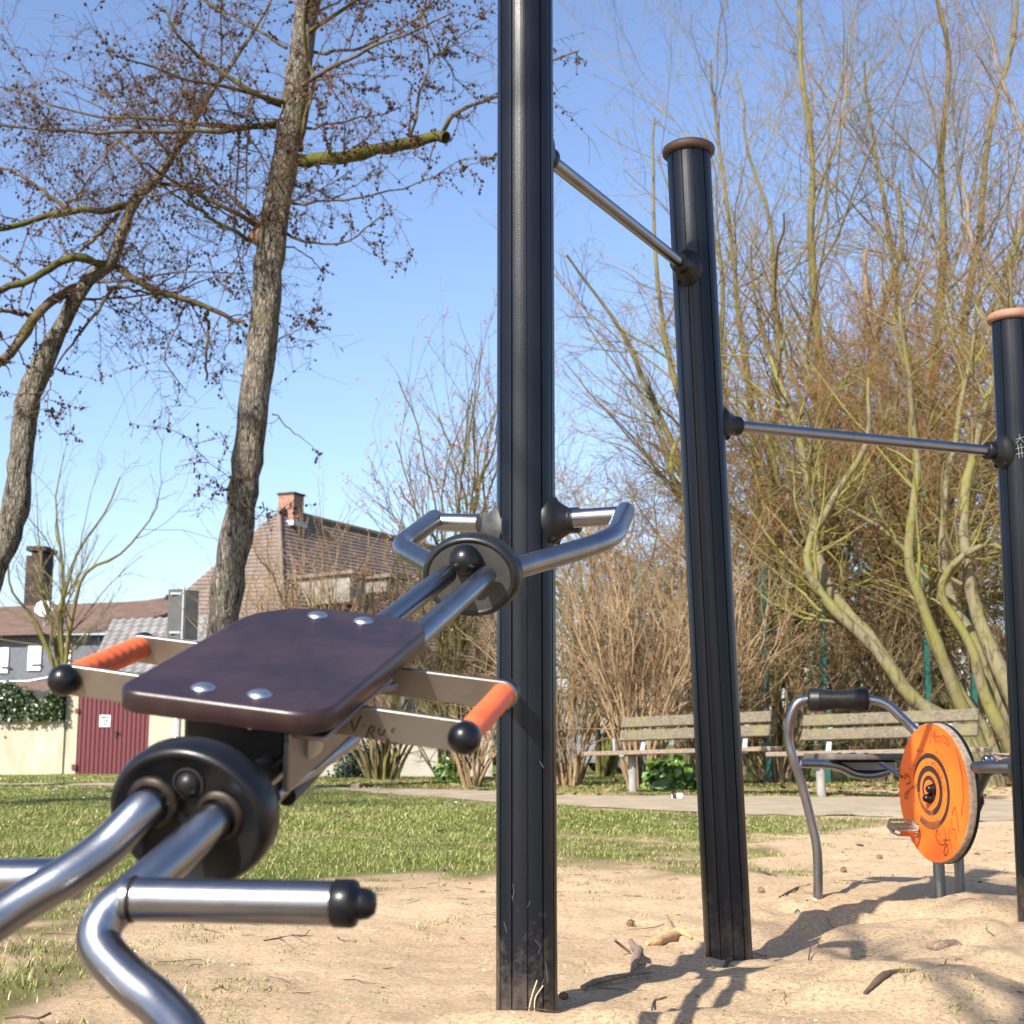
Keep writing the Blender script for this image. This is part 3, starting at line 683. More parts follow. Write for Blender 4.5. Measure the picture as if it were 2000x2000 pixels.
for st in [[(275, 745), (262, 765), (258, 792), (275, 798), (290, 760), (275, 745)], [(290, 750), (312, 780), (328, 838), (298, 858), (275, 862)],
           ]:
    MB().stroke([dpt(*p, .0024) for p in st], .0042, nd_).build('scrawl', M['ink_faint'], dk)
mb = MB()
for st in [[(330, 915), (300, 935), (268, 975), (264, 1010), (285, 1022), (300, 985), (302, 940)]
           ]:
    MB().stroke([dpt(*p, .0024) for p in st], .0042, nd_).build('scrawl', M['ink_faint'], dk)
mb = MB()
for st in [[(335, 905), (375, 885), (398, 860)], [(345, 870), (360, 900), (384, 905)], [(370, 640), (372, 660)], [(328, 690), (335, 700)],
           ]:
    MB().stroke([dpt(*p, .0024) for p in st], .0042, nd_).build('scrawl', M['ink_faint'], dk)
mb = MB()
for st in [[(640, 1370), (618, 1375), (610, 1430), (625, 1480), (655, 1525), (700, 1535), (722, 1490), (716, 1400), (690, 1330)],
           [(640, 1420), (655, 1415)], [(715, 1520), (742, 1530), (748, 1590), (732, 1640), (708, 1655), (698, 1625), (710, 1570), (735, 1520)],
           [(745, 1380), (760, 1450), (785, 1575)], [(750, 1330), (790, 1420)], [(775, 1240), (785, 1300), (790, 1360), (828, 1355)], [(815, 1375), (840, 1490)], [(825, 1110), (848, 1250), (862, 1390)], [(790, 1200), (815, 1110)], [(690, 1480), (760, 1480)]]:
    MB().stroke([dpt(*p, .0024) for p in st], .0042, nd_).build('scrawl', M['ink_faint'], dk)
# hub bolts
for (x, y, r) in ((566, 915, .0145), (532, 1018, .0145)):
    q = dpt(x+18, y, .002)
    MB().lathe([(r*1.25, 0), (r*1.25, .006), (r, .010), (r, .014), (r*.8, .022), (r*.4, .027), (0, .028)], q, nd_, 20).build('hub_cap', M['rubber'], dk)
# left pedal in front of the face
pr = onplane(1793, 1616, Cd, nd_); pe = pr+nd_*.10
def pedal(parent, o, ax, flat):
    """frame pedal: two end cheeks and a slotted rim about an axle"""
    ax = unit(ax); flat = unit(flat-ax*np.dot(flat, ax)); up = np.cross(ax, flat); mb = MB()
    L, Wd = .092, .037
    loop = [ax*.012-flat*Wd, ax*(L-.012)-flat*Wd*.95, ax*L-flat*Wd*.55, ax*L+flat*Wd*.55, ax*(L-.012)+flat*Wd*.95, ax*.012+flat*Wd, ax*0+flat*Wd*.6, ax*0-flat*Wd*.6, ax*.012-flat*Wd]
    for s in (-1, 1):
        mb.tube([o+q+up*.009*s for q in loop], .0042, 8)
    for q in (ax*.004, ax*(L-.004)): mb.box(o+q, .006, .018, .010, (ax, flat, up), .002)
    mb.tube([o-ax*.02, o+ax*L], .0075, 12)
    p = mb.build('pedal', M['pedal'], parent)
    MB().box(o+ax*L*.5-flat*(Wd+.001), .028, .003, .0065, (ax, flat, up), .001).build('reflector', M['reflector'], p)
    return p
pedal(bk, pr+nd_*.012, nd_+np.array([0, 0, .02]), np.array([.2, .88, .42]))
MB().lathe([(.013, -.002), (.013, .006), (.009, .010), (0, .010)], pr, nd_, 18).build('axle_nut', M['steel_dull_shaded'], bk)
# right crank and pedal
k0 = atd(1907, 1512, 4.93); k1 = atd(1926, 1484, 4.93)
MB().tube([k0, k1], [.016, .012], 12).build('crank_arm', M['steel_dull_shaded'], bk)
MB().lathe([(0, -.012), (.012, -.012), (.017, -.004), (.017, .006), (.0145, .008), (.0145, .013), (.017, .015), (.017, .024), (.011, .030), (0, .030)], k1, -nd_, 22).build('crank_bolt', M['steel'], bk)
pedal(bk, k1-nd_*.035, -nd_, np.array([.2, .95, .25]))
# curved tube to the third post
tq = curve([atd(1884, 1585, 4.93), atd(1900, 1561, 4.88), atd(1914, 1535, 4.80), atd(1928, 1508, 4.70), atd(1946, 1498, 4.60), np.array([P3[0]-.115, P3[1]+.15, float(atd(1962, 1497, 4.5)[2])]), np.array([P3[0], P3[1], float(atd(1962, 1497, 4.5)[2])])], 40)
MB().tube(tq, .0185, 18).build('link_tube', M['steel_dull_shaded'], bk)
a = tq[-1]; ax = unit(tq[-8]-tq[-1]); flange(bk, a+ax*.058, ax, 1.0, 'plastic_grey', False)
MB().tube([atd(1889, 1600, 4.97), atd(1903, 1560, 4.95), atd(1912, 1530, 4.95)], [.03, .036, .012], 12).build('crank_housing', M['rubber'], bk)
# rear stand legs
for (x, r, dd) in ((1837, .0200, 5.02), (1877, .0175, 5.10)):
    t0 = atd(x+3, 1560, dd); b0 = atd(x, 1765, dd*.985); b0[2] = -.1
    MB().tube([t0, np.array([b0[0], b0[1], .2]), b0], r, 18).build('leg', M['steel_dull_shaded'], bk)
# arched front frame with roller
dA = 5.13
ap = [(1599, 1820), (1598, 1759), (1596, 1662), (1583, 1598), (1565, 1528), (1549, 1481), (1540, 1445), (1544, 1404), (1557, 1374), (1582, 1366), (1636, 1367), (1699, 1367), (1733, 1377), (1759, 1400), (1787, 1427), (1830, 1470), (1860, 1520)]
ds = [5.06, 5.08, 5.10, 5.12, 5.14, 5.15, 5.16, 5.16, 5.16, 5.16, 5.14, 5.12, 5.10, 5.08, 5.06, 5.0, 4.97]
MB().tube(curve([atd(x, y, d) for (x, y), d in zip(ap, ds)], 150), .0168, 18).build('arch_frame', M['steel'], bk)
g0, g1 = atd(1577, 1367, 5.165), atd(1698, 1367, 5.12); d = unit(g1-g0); L = np.linalg.norm(g1-g0); prof = [(.018, 0), (.034, .001), (.0405, .006), (.0425, .016), (.042, .040)]
for t in np.linspace(.045, L-.045, 120):
    s = (t-.045)/(L-.09); prof.append((.0415-.0075*math.sin(math.pi*s)+.0013*math.sin(t*2*math.pi/.0062), t))
prof += [(.042, L-.040), (.0425, L-.016), (.0405, L-.006), (.034, L-.001), (.018, L)]
MB().lathe(prof, g0, d, 26).build('grip_roller', M['plastic'], bk)
# seat support tube and seat board
MB().tube(curve([atd(1563, 1491, 5.15), atd(1610, 1492, 5.22), atd(1640, 1498, 5.28), atd(1668, 1511, 5.32), atd(1700, 1514, 5.34), atd(1735, 1506, 5.36)], 40), .0165, 16).build('seat_tube', M['steel'], bk)
sb0 = atd(1614, 1478, 5.22); sx = unit(np.array([.98, .19, 0])); sy = np.array([-sx[1], sx[0], 0]); 
MB().prism(round_rect(0, .40, 0, .26, (.05, .05, .05, .05)), sb0+np.array([0, 0, -.012]), sx, sy, np.array([0, 0, 1.0]), .022, .004).build('seat', M['seat_dark'], bk)
for u in (.13, .19):
    for v in (.07, .18): MB().lathe([(.010, 0), (.008, .003), (0, .004)], sb0+sx*(u)+sy*v+[0, 0, .010], (0, 0, 1), 12).build('seat_bolt', M['plastic'], bk)
MB().box(sb0+sx*.20+sy*.12+[0, 0, -.036], .12, .035, .022, (sx, sy, (0, 0, 1)), .008).build('seat_bracket', M['steel_dull_shaded'], bk)
fb0, fb1 = atd(1720, 1490, 5.2), atd(1765, 1518, 5.05); d = unit(fb1-fb0)
MB().box((fb0+fb1)/2, np.linalg.norm(fb1-fb0)/2, .012, .004, (d, np.cross((0, 0, 1), d), np.cross(d, np.cross((0, 0, 1), d))), .001).build('brace', M['steel'], bk)

# ------------------------------------------------------------------ park benches
def bench(o, heading, tilt, L, label, legs=(.16, .84), post=False):
    """o: ground point under the left end; heading: direction of the length"""
    t = thing('park_bench', label, 'bench', o, 'weathered benches beside the path')
    l = np.array([math.cos(heading)*math.cos(tilt), math.sin(heading)*math.cos(tilt), math.sin(tilt)])
    f = np.array([math.sin(heading), -math.cos(heading), 0])            # the way it faces
    u = np.cross(f, l)*-1; u = u if u[2] > 0 else -u
    o = np.array(o, float)
    mid = o+l*L*.5
    for k in range(3):                                                   # seat planks
        MB().box(mid+f*(.29-.155*k)+u*.435-l*(.05 if k == 0 else .02), L*.5+.16, .068, .024, (l, f, u), .006).build('seat_plank', M['bench_seat'], t)
    br = -f*.32+u*.95; br = unit(br); bn = np.cross(l, br)
    for (h0, h1) in ((.565, .695), (.715, .845)):
        c = mid-f*(.065+.32*((h0+h1)/2-.45))+u*(h0+h1)/2
        MB().box(c, L*.5, .062, .021, (l, br, bn), .006).build('back_plank', M['bench_wood'], t)
    for e in legs:
        p = o+l*L*e
        MB().tube([p+f*.14+[0, 0, -.3], p+f*.14+u*.405], .048, 18).build('leg', M['concrete'], t)
        MB().box(p+f*.13+u*.402, .030, .24, .010, (l, f, u), .003).build('seat_rail', M['galv'], t)
        c = p-f*.145+u*.60
        MB().box(c-f*.0, .028, .22, .007, (l, br, bn), .002).build('back_rail', M['galv'], t)
    if post:
        MB().box(o+l*.02+f*.05+u*.51, .018, .012, .09, (l, f, u), .002).build('arm_stub', M['galv'], t)
    return t
def bench_px(pxl, pyl, Yl, pxr, Yr, tilt, label, **kw):
    a = at(pxl, pyl, Yl); b = at(pxr, pyl, Yr); v = b-a; L = math.hypot(v[0], v[1])
    a[2] = float(H(a[0], a[1])); return bench(a, math.atan2(v[1], v[0]), tilt, L, label, **kw)
bench_px(1204, 1500, 16.5, 1500, 15.4, R_(1.6), 'left weathered wooden bench, yellow lichen on its lower back board', post=True)
bench_px(1562, 1500, 15.3, 1910, 14.2, R_(1.4), 'right weathered wooden bench behind the arched exercise frame')
# ------------------------------------------------------------------ tree growing (vectorised)
def perp(rng, T):
    v = rng.normal(size=T.shape); v -= T*np.sum(v*T, -1, keepdims=True); return unit(v)
def grow(rng, P0, D0, L, R0, R1, k, wob, trop=(0, 0, 0)):
    D = unit(D0); P = [P0]; step = (np.asarray(L)/(k-1))[:, None]; tr_ = np.asarray(trop)
    for i in range(1, k):
        D = unit(D+rng.normal(size=D.shape)*wob+tr_); P.append(P[-1]+D*step)
    t = np.linspace(0, 1, k)[None, :]
    return np.stack(P, 1), np.asarray(R0)[:, None]*(1-t)+np.asarray(R1)[:, None]*t
def spawn(rng, par, dens, t0, t1, ang, asd, lf, lsd, rf, k, wob, trop, flat=None, rmin=.0016, lmin=.05, taper=.35, shrink=.55, maxn=None, rmax=9.):
    """children along a set of parent branches (P, R); dens = children per metre"""
    P, R = par; n, kk, _ = P.shape
    plen = np.linalg.norm(np.diff(P, axis=1), axis=2).sum(1)
    cnt = np.maximum(1, rng.poisson(np.maximum(.01, plen*(t1-t0)*dens)))
    if maxn and cnt.sum() > maxn: cnt = np.maximum(1, (cnt*maxn/cnt.sum())).astype(int)
    idx = np.repeat(np.arange(n), cnt); N = len(idx)
    t = rng.uniform(t0, t1, N); f = t*(kk-1); i = np.minimum(f.astype(int), kk-2); fr = (f-i)[:, None]
    A_, B_ = P[idx, i], P[idx, i+1]; pos = A_*(1-fr)+B_*fr; T = unit(B_-A_); rad = R[idx, i]*(1-fr[:, 0])+R[idx, i+1]*fr[:, 0]
    a = np.radians(rng.normal(ang, asd, N))[:, None]; q = perp(rng, T)
    if flat is not None:
        q = unit(q*np.array([1, 1, flat])); q = unit(q-T*np.sum(q*T, -1, keepdims=True))
    D = np.cos(a)*T+np.sin(a)*q
    L = np.maximum(lmin, lf*plen[idx]*(1-shrink*t)*np.exp(rng.normal(0, lsd, N)))
    r0 = np.minimum(rmax, np.maximum(rmin, np.minimum(rad*rf, rad*.95))); r1 = np.maximum(rmin*.55, r0*taper)
    return grow(rng, pos, D, L, r0, r1, k, wob, trop)
def tubes_np(sets):
    """list of ((P,R), sides) -> vertices, quads"""
    VV = []; QQ = []; off = 0
    for (P, R), s in sets:
        n, k, _ = P.shape
        T = np.empty_like(P); T[:, 1:-1] = P[:, 2:]-P[:, :-2]; T[:, 0] = P[:, 1]-P[:, 0]; T[:, -1] = P[:, -1]-P[:, -2]; T = unit(T)
        ref = np.where(np.abs(T[:, :1, 2:3]) < .8, np.array([0, 0, 1.0]), np.array([1.0, 0, 0]))
        N = unit(np.cross(T, np.broadcast_to(ref, T.shape))); B = np.cross(T, N)
        ph = np.arange(s)*2*math.pi/s
        V = P[:, :, None, :]+R[:, :, None, None]*(np.cos(ph)[:, None]*N[:, :, None, :]+np.sin(ph)[:, None]*B[:, :, None, :])
        idx = np.arange(n*k*s).reshape(n, k, s)
        a = idx[:, :-1, :]; b = np.roll(idx, -1, 2)[:, :-1, :]; c = np.roll(idx, -1, 2)[:, 1:, :]; d = idx[:, 1:, :]
        VV.append(V.reshape(-1, 3)); QQ.append(np.stack([a, b, c, d], -1).reshape(-1, 4)+off); off += n*k*s
    return np.concatenate(VV), np.concatenate(QQ)
def tubes_obj(name, sets, mat, parent=None, org=None):
    V, Q = tubes_np(sets); return quads_obj(name, V, Q, mat, parent, org)
def as_set(poly, r, k, seed=0, jit=0.0, crook=0.0):
    """one polyline -> a set of one branch with k points"""
    P = curve(poly, 200); d = np.concatenate([[0], np.cumsum(np.linalg.norm(np.diff(P, axis=0), axis=1))]); u = np.linspace(0, d[-1], k)
    P = np.stack([np.interp(u, d, P[:, i]) for i in range(3)], 1)
    rr = np.interp(np.linspace(0, 1, k), np.linspace(0, 1, len(r)), r)
    if crook:
        g = np.random.default_rng(seed+500); L_ = d[-1]; c_ = np.linspace(0, 1, 9); o_ = g.normal(size=(9, 3))*crook*L_; o_[0] = 0
        o_ = np.stack([np.interp(np.linspace(0, 1, k), c_, o_[:, i]) for i in range(3)], 1); o_ = (o_+np.roll(o_, 1, 0)+np.roll(o_, -1, 0))/3; o_[0] = 0; P = P+o_
    if jit:
        g = np.random.default_rng(seed); P = P+g.normal(size=P.shape)*jit; rr = rr*(1+g.normal(size=k)*.06)
    return P[None], rr[None]
def cat_sets(sets, k):
    out = []
    for P, R in sets:
        n, kk, _ = P.shape; u = np.linspace(0, kk-1, k); i = np.minimum(u.astype(int), kk-2); f = u-i
        out.append((P[:, i]*(1-f)[None, :, None]+P[:, i+1]*f[None, :, None], R[:, i]*(1-f)+R[:, i+1]*f))
    return np.concatenate([o[0] for o in out]), np.concatenate([o[1] for o in out])
def rough_trunk(P, R, sides=22, seed=0, amp=.07):
    """trunk with a lumpy, furrowed surface"""
    k = P.shape[1]; V, Q = tubes_np([((P, R), sides)]); g = np.random.default_rng(seed)
    V = V.reshape(k, sides, 3); c = P[0][:, None, :]
    ph = np.arange(sides)/sides; z = np.arange(k)
    m = 1+amp*(vnoise(np.cos(ph*6.283)[None, :]*2.2+seed, np.sin(ph*6.283)[None, :]*2.2+z[:, None]*.35, 1)+.7*vnoise(np.cos(ph*6.283)[None, :]*6+seed, np.sin(ph*6.283)[None, :]*6+z[:, None]*.16, 1))
    return (c+(V-c)*m[..., None]).reshape(-1, 3), Q
# small lumps (cones, buds): one low sphere repeated
def lumps(pos, rad, rng, long=1.2):
    base = np.array([(0, 0, 1), (.8, 0, .45), (0, .8, .45), (-.8, 0, .45), (0, -.8, .45), (.68, .68, -.35), (-.68, .68, -.35), (-.68, -.68, -.35), (.68, -.68, -.35), (0, 0, -.9)], float)
    F = np.array([(0, 1, 2), (0, 2, 3), (0, 3, 4), (0, 4, 1), (1, 5, 2), (2, 6, 3), (3, 7, 4), (4, 8, 1), (2, 5, 6), (3, 6, 7), (4, 7, 8), (1, 8, 5), (5, 9, 6), (6, 9, 7), (7, 9, 8), (8, 9, 5)])
    n = len(pos); base = base*np.array([1, 1, long]); a = rng.uniform(0, 6.28, n); 
    b = base[None]*np.asarray(rad)[:, None, None]; c, s = np.cos(a)[:, None], np.sin(a)[:, None]
    V = np.stack([b[..., 0]*c-b[..., 1]*s, b[..., 0]*s+b[..., 1]*c, b[..., 2]], -1)+pos[:, None, :]
    return V.reshape(-1, 3), (F[None]+np.arange(n)[:, None, None]*10).reshape(-1, 3)

# ------------------------------------------------------------------ the two larches
def zl(p): return [(x*.5176, y*.5176) for x, y in p]
def larch(label, base, trunk_px, trunk_r, Y0, limbs, seed, top_extra, stub=None, org_label=None, dens=1.0, exd=1.5):
    rng = np.random.default_rng(seed)
    root = thing('larch_tree', label, 'tree', base, 'larches on the lawn')
    tp = [np.array(base)+[0, 0, -.2]]+[at(x, y, Y0) for x, y in trunk_px]
    for e in top_extra: tp.append(tp[-1]+np.array(e))
    r = [q*.86 for q in trunk_r]+[trunk_r[-1]*.7, trunk_r[-1]*.35][:len(top_extra)]
    TP, TR = as_set(tp, r, 90, seed, .006)
    V, Q = rough_trunk(TP, TR, 24, seed, .085); trunk = quads_obj('trunk', V, Q, M['larch_bark'], root)
    lim = []; mossy = []
    for (pts, r0, r1, dy, moss) in limbs:
        m = len(pts); P = []
        for i, (x, y) in enumerate(pts):
            t = i/(m-1); P.append(at(x, y, Y0+dy*t+.12*math.sin(i*2.1+seed)))
        s = as_set(P, [r0, r1], 14, seed+m, .012)
        (mossy if moss else lim).append(s)
    # more limbs round the trunk, towards and away from the viewer and above the frame
    hi = (TP[:, 40:], TR[:, 40:])
    ex = spawn(rng, hi, exd, .05, 1, 82, 10, .34, .3, .2, 12, .07, (0, 0, .01), None, .012, 1.0, .25)
    allm = cat_sets(lim+mossy+[ex], 14)
    if mossy: tubes_obj('mossy_limb', [(cat_sets(mossy, 14), 10)], M['moss_limb'], root)
    crown = tubes_obj('crown', [(cat_sets(lim+[ex], 14), 8)], M['larch_limb'], root)
    b1 = spawn(rng, allm, 6.4*dens, .10, 1, 62, 16, .34, .45, .34, 8, .12, (0, 0, -.012), None, .0045, .30, .4, rmax=.013)
    b2 = spawn(rng, b1, 7.6*dens, .08, 1, 58, 18, .48, .4, .55, 6, .13, (0, 0, -.04), None, .0034, .14, .55)
    b3 = spawn(rng, b2, 5.6*dens, .1, 1, 55, 18, .5, .4, .7, 4, .15, (0, 0, -.03), None, .0028, .09, .6)
    tubes_obj('twigs', [(b1, 4), (b2, 3), (b3, 3)], M['larch_twig'], crown)['kind'] = 'stuff'
    # short spur shoots
    sp1 = spawn(rng, b2, 16*dens, .05, 1, 75, 15, .10, .3, .8, 2, 0, (0, 0, 0), None, .0034, .028, .9)
    sp2 = spawn(rng, b1, 13*dens, .05, 1, 75, 15, .05, .3, .8, 2, 0, (0, 0, 0), None, .0038, .032, .9)
    tubes_obj('spur_shoots', [(sp1, 3), (sp2, 3)], M['larch_twig'], crown)['kind'] = 'stuff'
    cs_ = []
    for b, q in ((b1, .62), (b2, .45)):
        P = b[0]; n, k, _ = P.shape; sel = rng.random((n, k)) < q*(rng.random((n, 1)) < .55); cs_.append(P[sel])
    cp_ = np.concatenate(cs_)+rng.normal(0, .014, (sum(len(c) for c in cs_), 3))+[0, 0, -.012]
    V, Q = lumps(cp_, rng.uniform(.013, .021, len(cp_)), rng, 1.25)
    quads_obj('cones', V, Q, M['cone'], crown)['kind'] = 'stuff'
    if stub is not None:
        (x, y, dr, rad) = stub; q = at(x, y, Y0-.02); d = unit(np.array(dr))
        MB().tube([q-d*.35, q-d*.1, q], [rad*1.15, rad*1.02, rad], 16, False).build('sawn_stub', M['larch_bark'], trunk)
        MB().lathe([(0, 0), (rad*.97, 0), (rad, -.01)], q+d*.002, d, 18).build('sawn_face', M['cut_wood'], trunk)
    return root, allm
M['cut_wood'] = simple('sawn_wood', (.30, .15, .08), (.42, .24, .14), 14, .9)
T1 = [(435, 1225), (452, 1100), (471, 1000), (487, 880), (502, 750), (518, 621), (528, 492), (543, 388), (559, 310), (574, 207), (590, 100), (602, 0)]
R1_ = [.30, .24, .225, .215, .212, .205, .20, .193, .185, .165, .17, .145, .13]
L1 = [
 (zl([(1120, 610), (1250, 597), (1400, 570), (1540, 537), (1682, 516)]), 0.0875, 0.0680, -.3, True),
 (zl([(1668, 512), (1690, 460), (1720, 425), (1790, 398), (1868, 366), (1960, 330), (2060, 250), (2180, 190)]), 0.0315, 0.0096, -.6, False),
 (zl([(1540, 532), (1565, 470), (1590, 350), (1618, 240), (1600, 120), (1570, 20)]), 0.0224, 0.0080, .3, False),
 (zl([(1618, 240), (1700, 170), (1790, 90), (1860, 20)]), 0.0112, 0.0056, -.2, False),
 (zl([(1580, 30), (1640, 150), (1700, 260), (1760, 340), (1800, 395)]), 0.0126, 0.0048, .5, False),
 (zl([(1060, 400), (950, 340), (850, 280), (740, 200), (660, 120), (610, 20)]), 0.0385, 0.0120, -.6, True),
 (zl([(1050, 460), (900, 490), (700, 500), (500, 495), (250, 495), (0, 475), (-120, 470)]), 0.0385, 0.0112, -1.2, False),
 (zl([(1060, 480), (850, 475), (600, 450), (300, 425), (180, 390), (0, 325)]), 0.0315, 0.0096, .9, False),
 (zl([(985, 850), (870, 745), (780, 640), (700, 520), (640, 430)]), 0.0315, 0.0080, .5, False),
 (zl([(980, 860), (880, 800), (760, 730), (640, 672), (520, 610)]), 0.0385, 0.0128, -.8, False),
 (zl([(950, 915), (860, 860), (790, 815), (700, 760), (590, 700)]), 0.0294, 0.0096, -.4, True),
 (zl([(1130, 570), (1150, 470), (1188, 315), (1160, 220), (1148, 100), (1150, -40)]), 0.0350, 0.0176, -.5, False),
 (zl([(1100, 775), (1300, 750), (1500, 715), (1640, 660), (1760, 598)]), 0.0196, 0.0048, -.6, False),
 (zl([(1110, 705), (1180, 712), (1270, 745), (1330, 700), (1420, 660)]), 0.0154, 0.0040, .4, False),
 (zl([(1080, 885), (1180, 915), (1280, 920), (1350, 880), (1420, 830), (1480, 770)]), 0.0210, 0.0040, -.4, False),
 (zl([(1080, 930), (1150, 960), (1200, 1000), (1230, 1050)]), 0.0112, 0.0040, .3, False),
 (zl([(1150, 490), (1260, 465), (1350, 445), (1480, 420), (1540, 395)]), 0.0210, 0.0048, .5, False),
 (zl([(1190, 205), (1350, 180), (1480, 120), (1580, 60), (1660, -20)]), 0.0245, 0.0080, -.7, False),
 (zl([(1160, 60), (1260, 20), (1350, -60)]), 0.0210, 0.0080, .6, False),
 (zl([(1180, 320), (1260, 290), (1340, 330), (1400, 340)]), 0.0126, 0.0040, -.3, False),
 (zl([(1030, 1560), (1080, 1610), (1140, 1650), (1190, 1708)]), 0.0098, 0.0032, -.3, False),
 (zl([(1050, 1290), (1110, 1250), (1170, 1210), (1210, 1150)]), 0.0098, 0.0024, .2, False),
 (zl([(950, 880), (920, 960), (860, 1060), (820, 1170)]), 0.0140, 0.0040, -.7, False),
 (zl([(1090, 190), (980, 120), (880, 60), (780, 10), (700, -40)]), 0.0245, 0.0096, .7, False),
 (zl([(1000, 1900), (960, 1960), (860, 1800), (760, 1720), (690, 1640)]), 0.0084, 0.0024, -.6, False),
]
b1_ = at(402, 1549, 17); b1_[2] = float(H(b1_[0], b1_[1]))
larch1, l1set = larch('tall straight larch with a sawn mossy limb stub reaching right', b1_, T1, R1_, 17.0, L1, 21, [(.5, 0, 3.5), (.3, 0, 3.0)], (498, 459, (-.55, -.83, .05), .11), exd=1.15)
T2 = [(-30, 1180), (4, 1080), (28, 1000), (42, 880), (57, 776), (92, 690), (129, 621), (165, 555), (200, 530), (220, 510), (234, 470), (250, 425), (263, 395), (290, 366), (316, 336), (352, 280), (372, 258), (398, 200)]
R2_ = [.25, .20, .185, .178, .178, .185, .18, .175, .165, .125, .105, .09, .082, .07, .055, .038, .028, .018, .014]
L2 = [
 (zl([(440, 1010), (550, 1080), (700, 1130), (850, 1190), (930, 1235)]), 0.0561, 0.0240, -.5, False),
 (zl([(425, 1005), (350, 985), (290, 965), (220, 995), (150, 1035), (60, 1075), (-40, 1115)]), 0.0594, 0.0400, -.8, True),
 (zl([(300, 1080), (205, 1130), (130, 1200), (70, 1290), (5, 1372)]), 0.0660, 0.0600, -1.0, False),
 (zl([(480, 775), (380, 795), (240, 800), (130, 830), (60, 855), (-40, 865)]), 0.0495, 0.0320, -.5, True),
 (zl([(450, 800), (380, 880), (300, 945)]), 0.0297, 0.0200, -.3, False),
 (zl([(245, 785), (150, 710), (60, 655), (-30, 620)]), 0.0297, 0.0144, .4, False),
 (zl([(245, 785), (300, 730), (340, 670), (420, 600)]), 0.0198, 0.0080, -.5, False),
 (zl([(130, 1195), (60, 1180), (-30, 1168)]), 0.0330, 0.0240, -.4, False),
 (zl([(100, 1040), (40, 990), (-30, 950)]), 0.0198, 0.0096, .3, False),
 (zl([(590, 690), (480, 560), (400, 500), (330, 480)]), 0.0264, 0.0096, .5, False),
 (zl([(600, 670), (640, 600), (700, 520), (750, 400), (760, 300)]), 0.0198, 0.0080, -.5, False),
 (zl([(600, 690), (720, 720), (820, 790), (900, 830)]), 0.0297, 0.0096, .5, False),
 (zl([(400, 1085), (480, 1090), (600, 1120), (700, 1160)]), 0.0231, 0.0080, .6, False),
 (zl([(420, 1090), (370, 1170), (300, 1260), (230, 1350), (190, 1420)]), 0.0264, 0.0096, .4, False),
 (zl([(780, 1170), (785, 1260), (778, 1340), (780, 1430)]), 0.0231, 0.0160, 0, False),
 (zl([(700, 1135), (660, 1250), (620, 1360), (690, 1460), (740, 1530)]), 0.0132, 0.0040, -.2, False),
 (zl([(200, 1400), (180, 1500), (190, 1600), (230, 1640)]), 0.0106, 0.0032, -.3, False),
 (zl([(780, 950), (820, 1050), (900, 1130)]), 0.0119, 0.0040, .3, False),
 (zl([(870, 1200), (860, 1300), (800, 1390)]), 0.0106, 0.0032, -.3, False),
 (zl([(640, 600), (560, 480), (460, 400), (330, 330), (200, 260)]), 0.0198, 0.0064, .8, False),
]
b2_ = at(-75, 1549, 18); b2_[2] = float(H(b2_[0], b2_[1]))
larch2, _ = larch('leaning crooked larch at the left edge, forked and heavily coned', b2_, T2, R2_, 18.0, L2, 33, [(.9, 0, 1.6), (.3, 0, 2.0)], None, dens=.9, exd=.75)
q = at(3, 711, 17.0)

# ------------------------------------------------------------------ bare broadleaf trees and shrubs
def bare_tree(name, label, base, stems, seed, mats, d=(1.6, 2.6, 4.0, 5.0), ang=(42, 42, 45, 45), lf=(.36, .46, .5, .52), trop=.03, group=None, ks=(12, 9, 7, 5), wob=(.10, .15, .18, .20), t0=.25, rmin=.003, buds=0, cat='tree', crook=.012, sides=(10, 6, 4, 3, 3), lim_max=(80, 900, 6000, 14000)):
    """stems: list of (points, r0, r1); four generations of branches"""
    rng = np.random.default_rng(seed); root = thing(name, label, cat, base, group)
    st = [as_set(p, [r0, r1], 24, seed+i, .01*np.linalg.norm(np.subtract(p[-1], p[0]))*.12, crook) for i, (p, r0, r1) in enumerate(stems)]
    S = cat_sets(st, 24)
    g1 = spawn(rng, S, d[0], t0, 1, ang[0], 12, lf[0], .3, .40, ks[0], wob[0], (0, 0, trop), None, rmin*2.5, .3, .3, maxn=lim_max[0])
    g2 = spawn(rng, g1, d[1], .15, 1, ang[1], 14, lf[1], .35, .55, ks[1], wob[1], (0, 0, trop*1.2), None, rmin*1.7, .2, .4, maxn=lim_max[1])
    g3 = spawn(rng, g2, d[2], .12, 1, ang[2], 16, lf[2], .35, .62, ks[2], wob[2], (0, 0, trop), None, rmin*1.2, .12, .5, maxn=lim_max[2])
    g4 = spawn(rng, g3, d[3], .12, 1, ang[3], 16, lf[3], .35, .7, ks[3], wob[3], (0, 0, trop*.6), None, rmin, .08, .6, maxn=lim_max[3])
    mt, ml, mw = mats
    trunk = tubes_obj('trunk', [(S, sides[0])], M[mt], root)
    crown = tubes_obj('crown', [(g1, sides[1]), (g2, sides[2])], M[ml], root)
    tubes_obj('twigs', [(g3, sides[3]), (g4, sides[4])], M[mw], crown)['kind'] = 'stuff'
    if buds:
        P = g4[0][:, 1:].reshape(-1, 3); P = P[rng.random(len(P)) < buds]
        V, Q = lumps(P, rng.uniform(.010, .020, len(P)), rng, 1.5); quads_obj('buds', V, Q, M['bud'], crown)['kind'] = 'stuff'
    return root
def gb(px, Y, py=1520):
    p = at(px, py, Y); p[2] = float(H(p[0], p[1])); return p
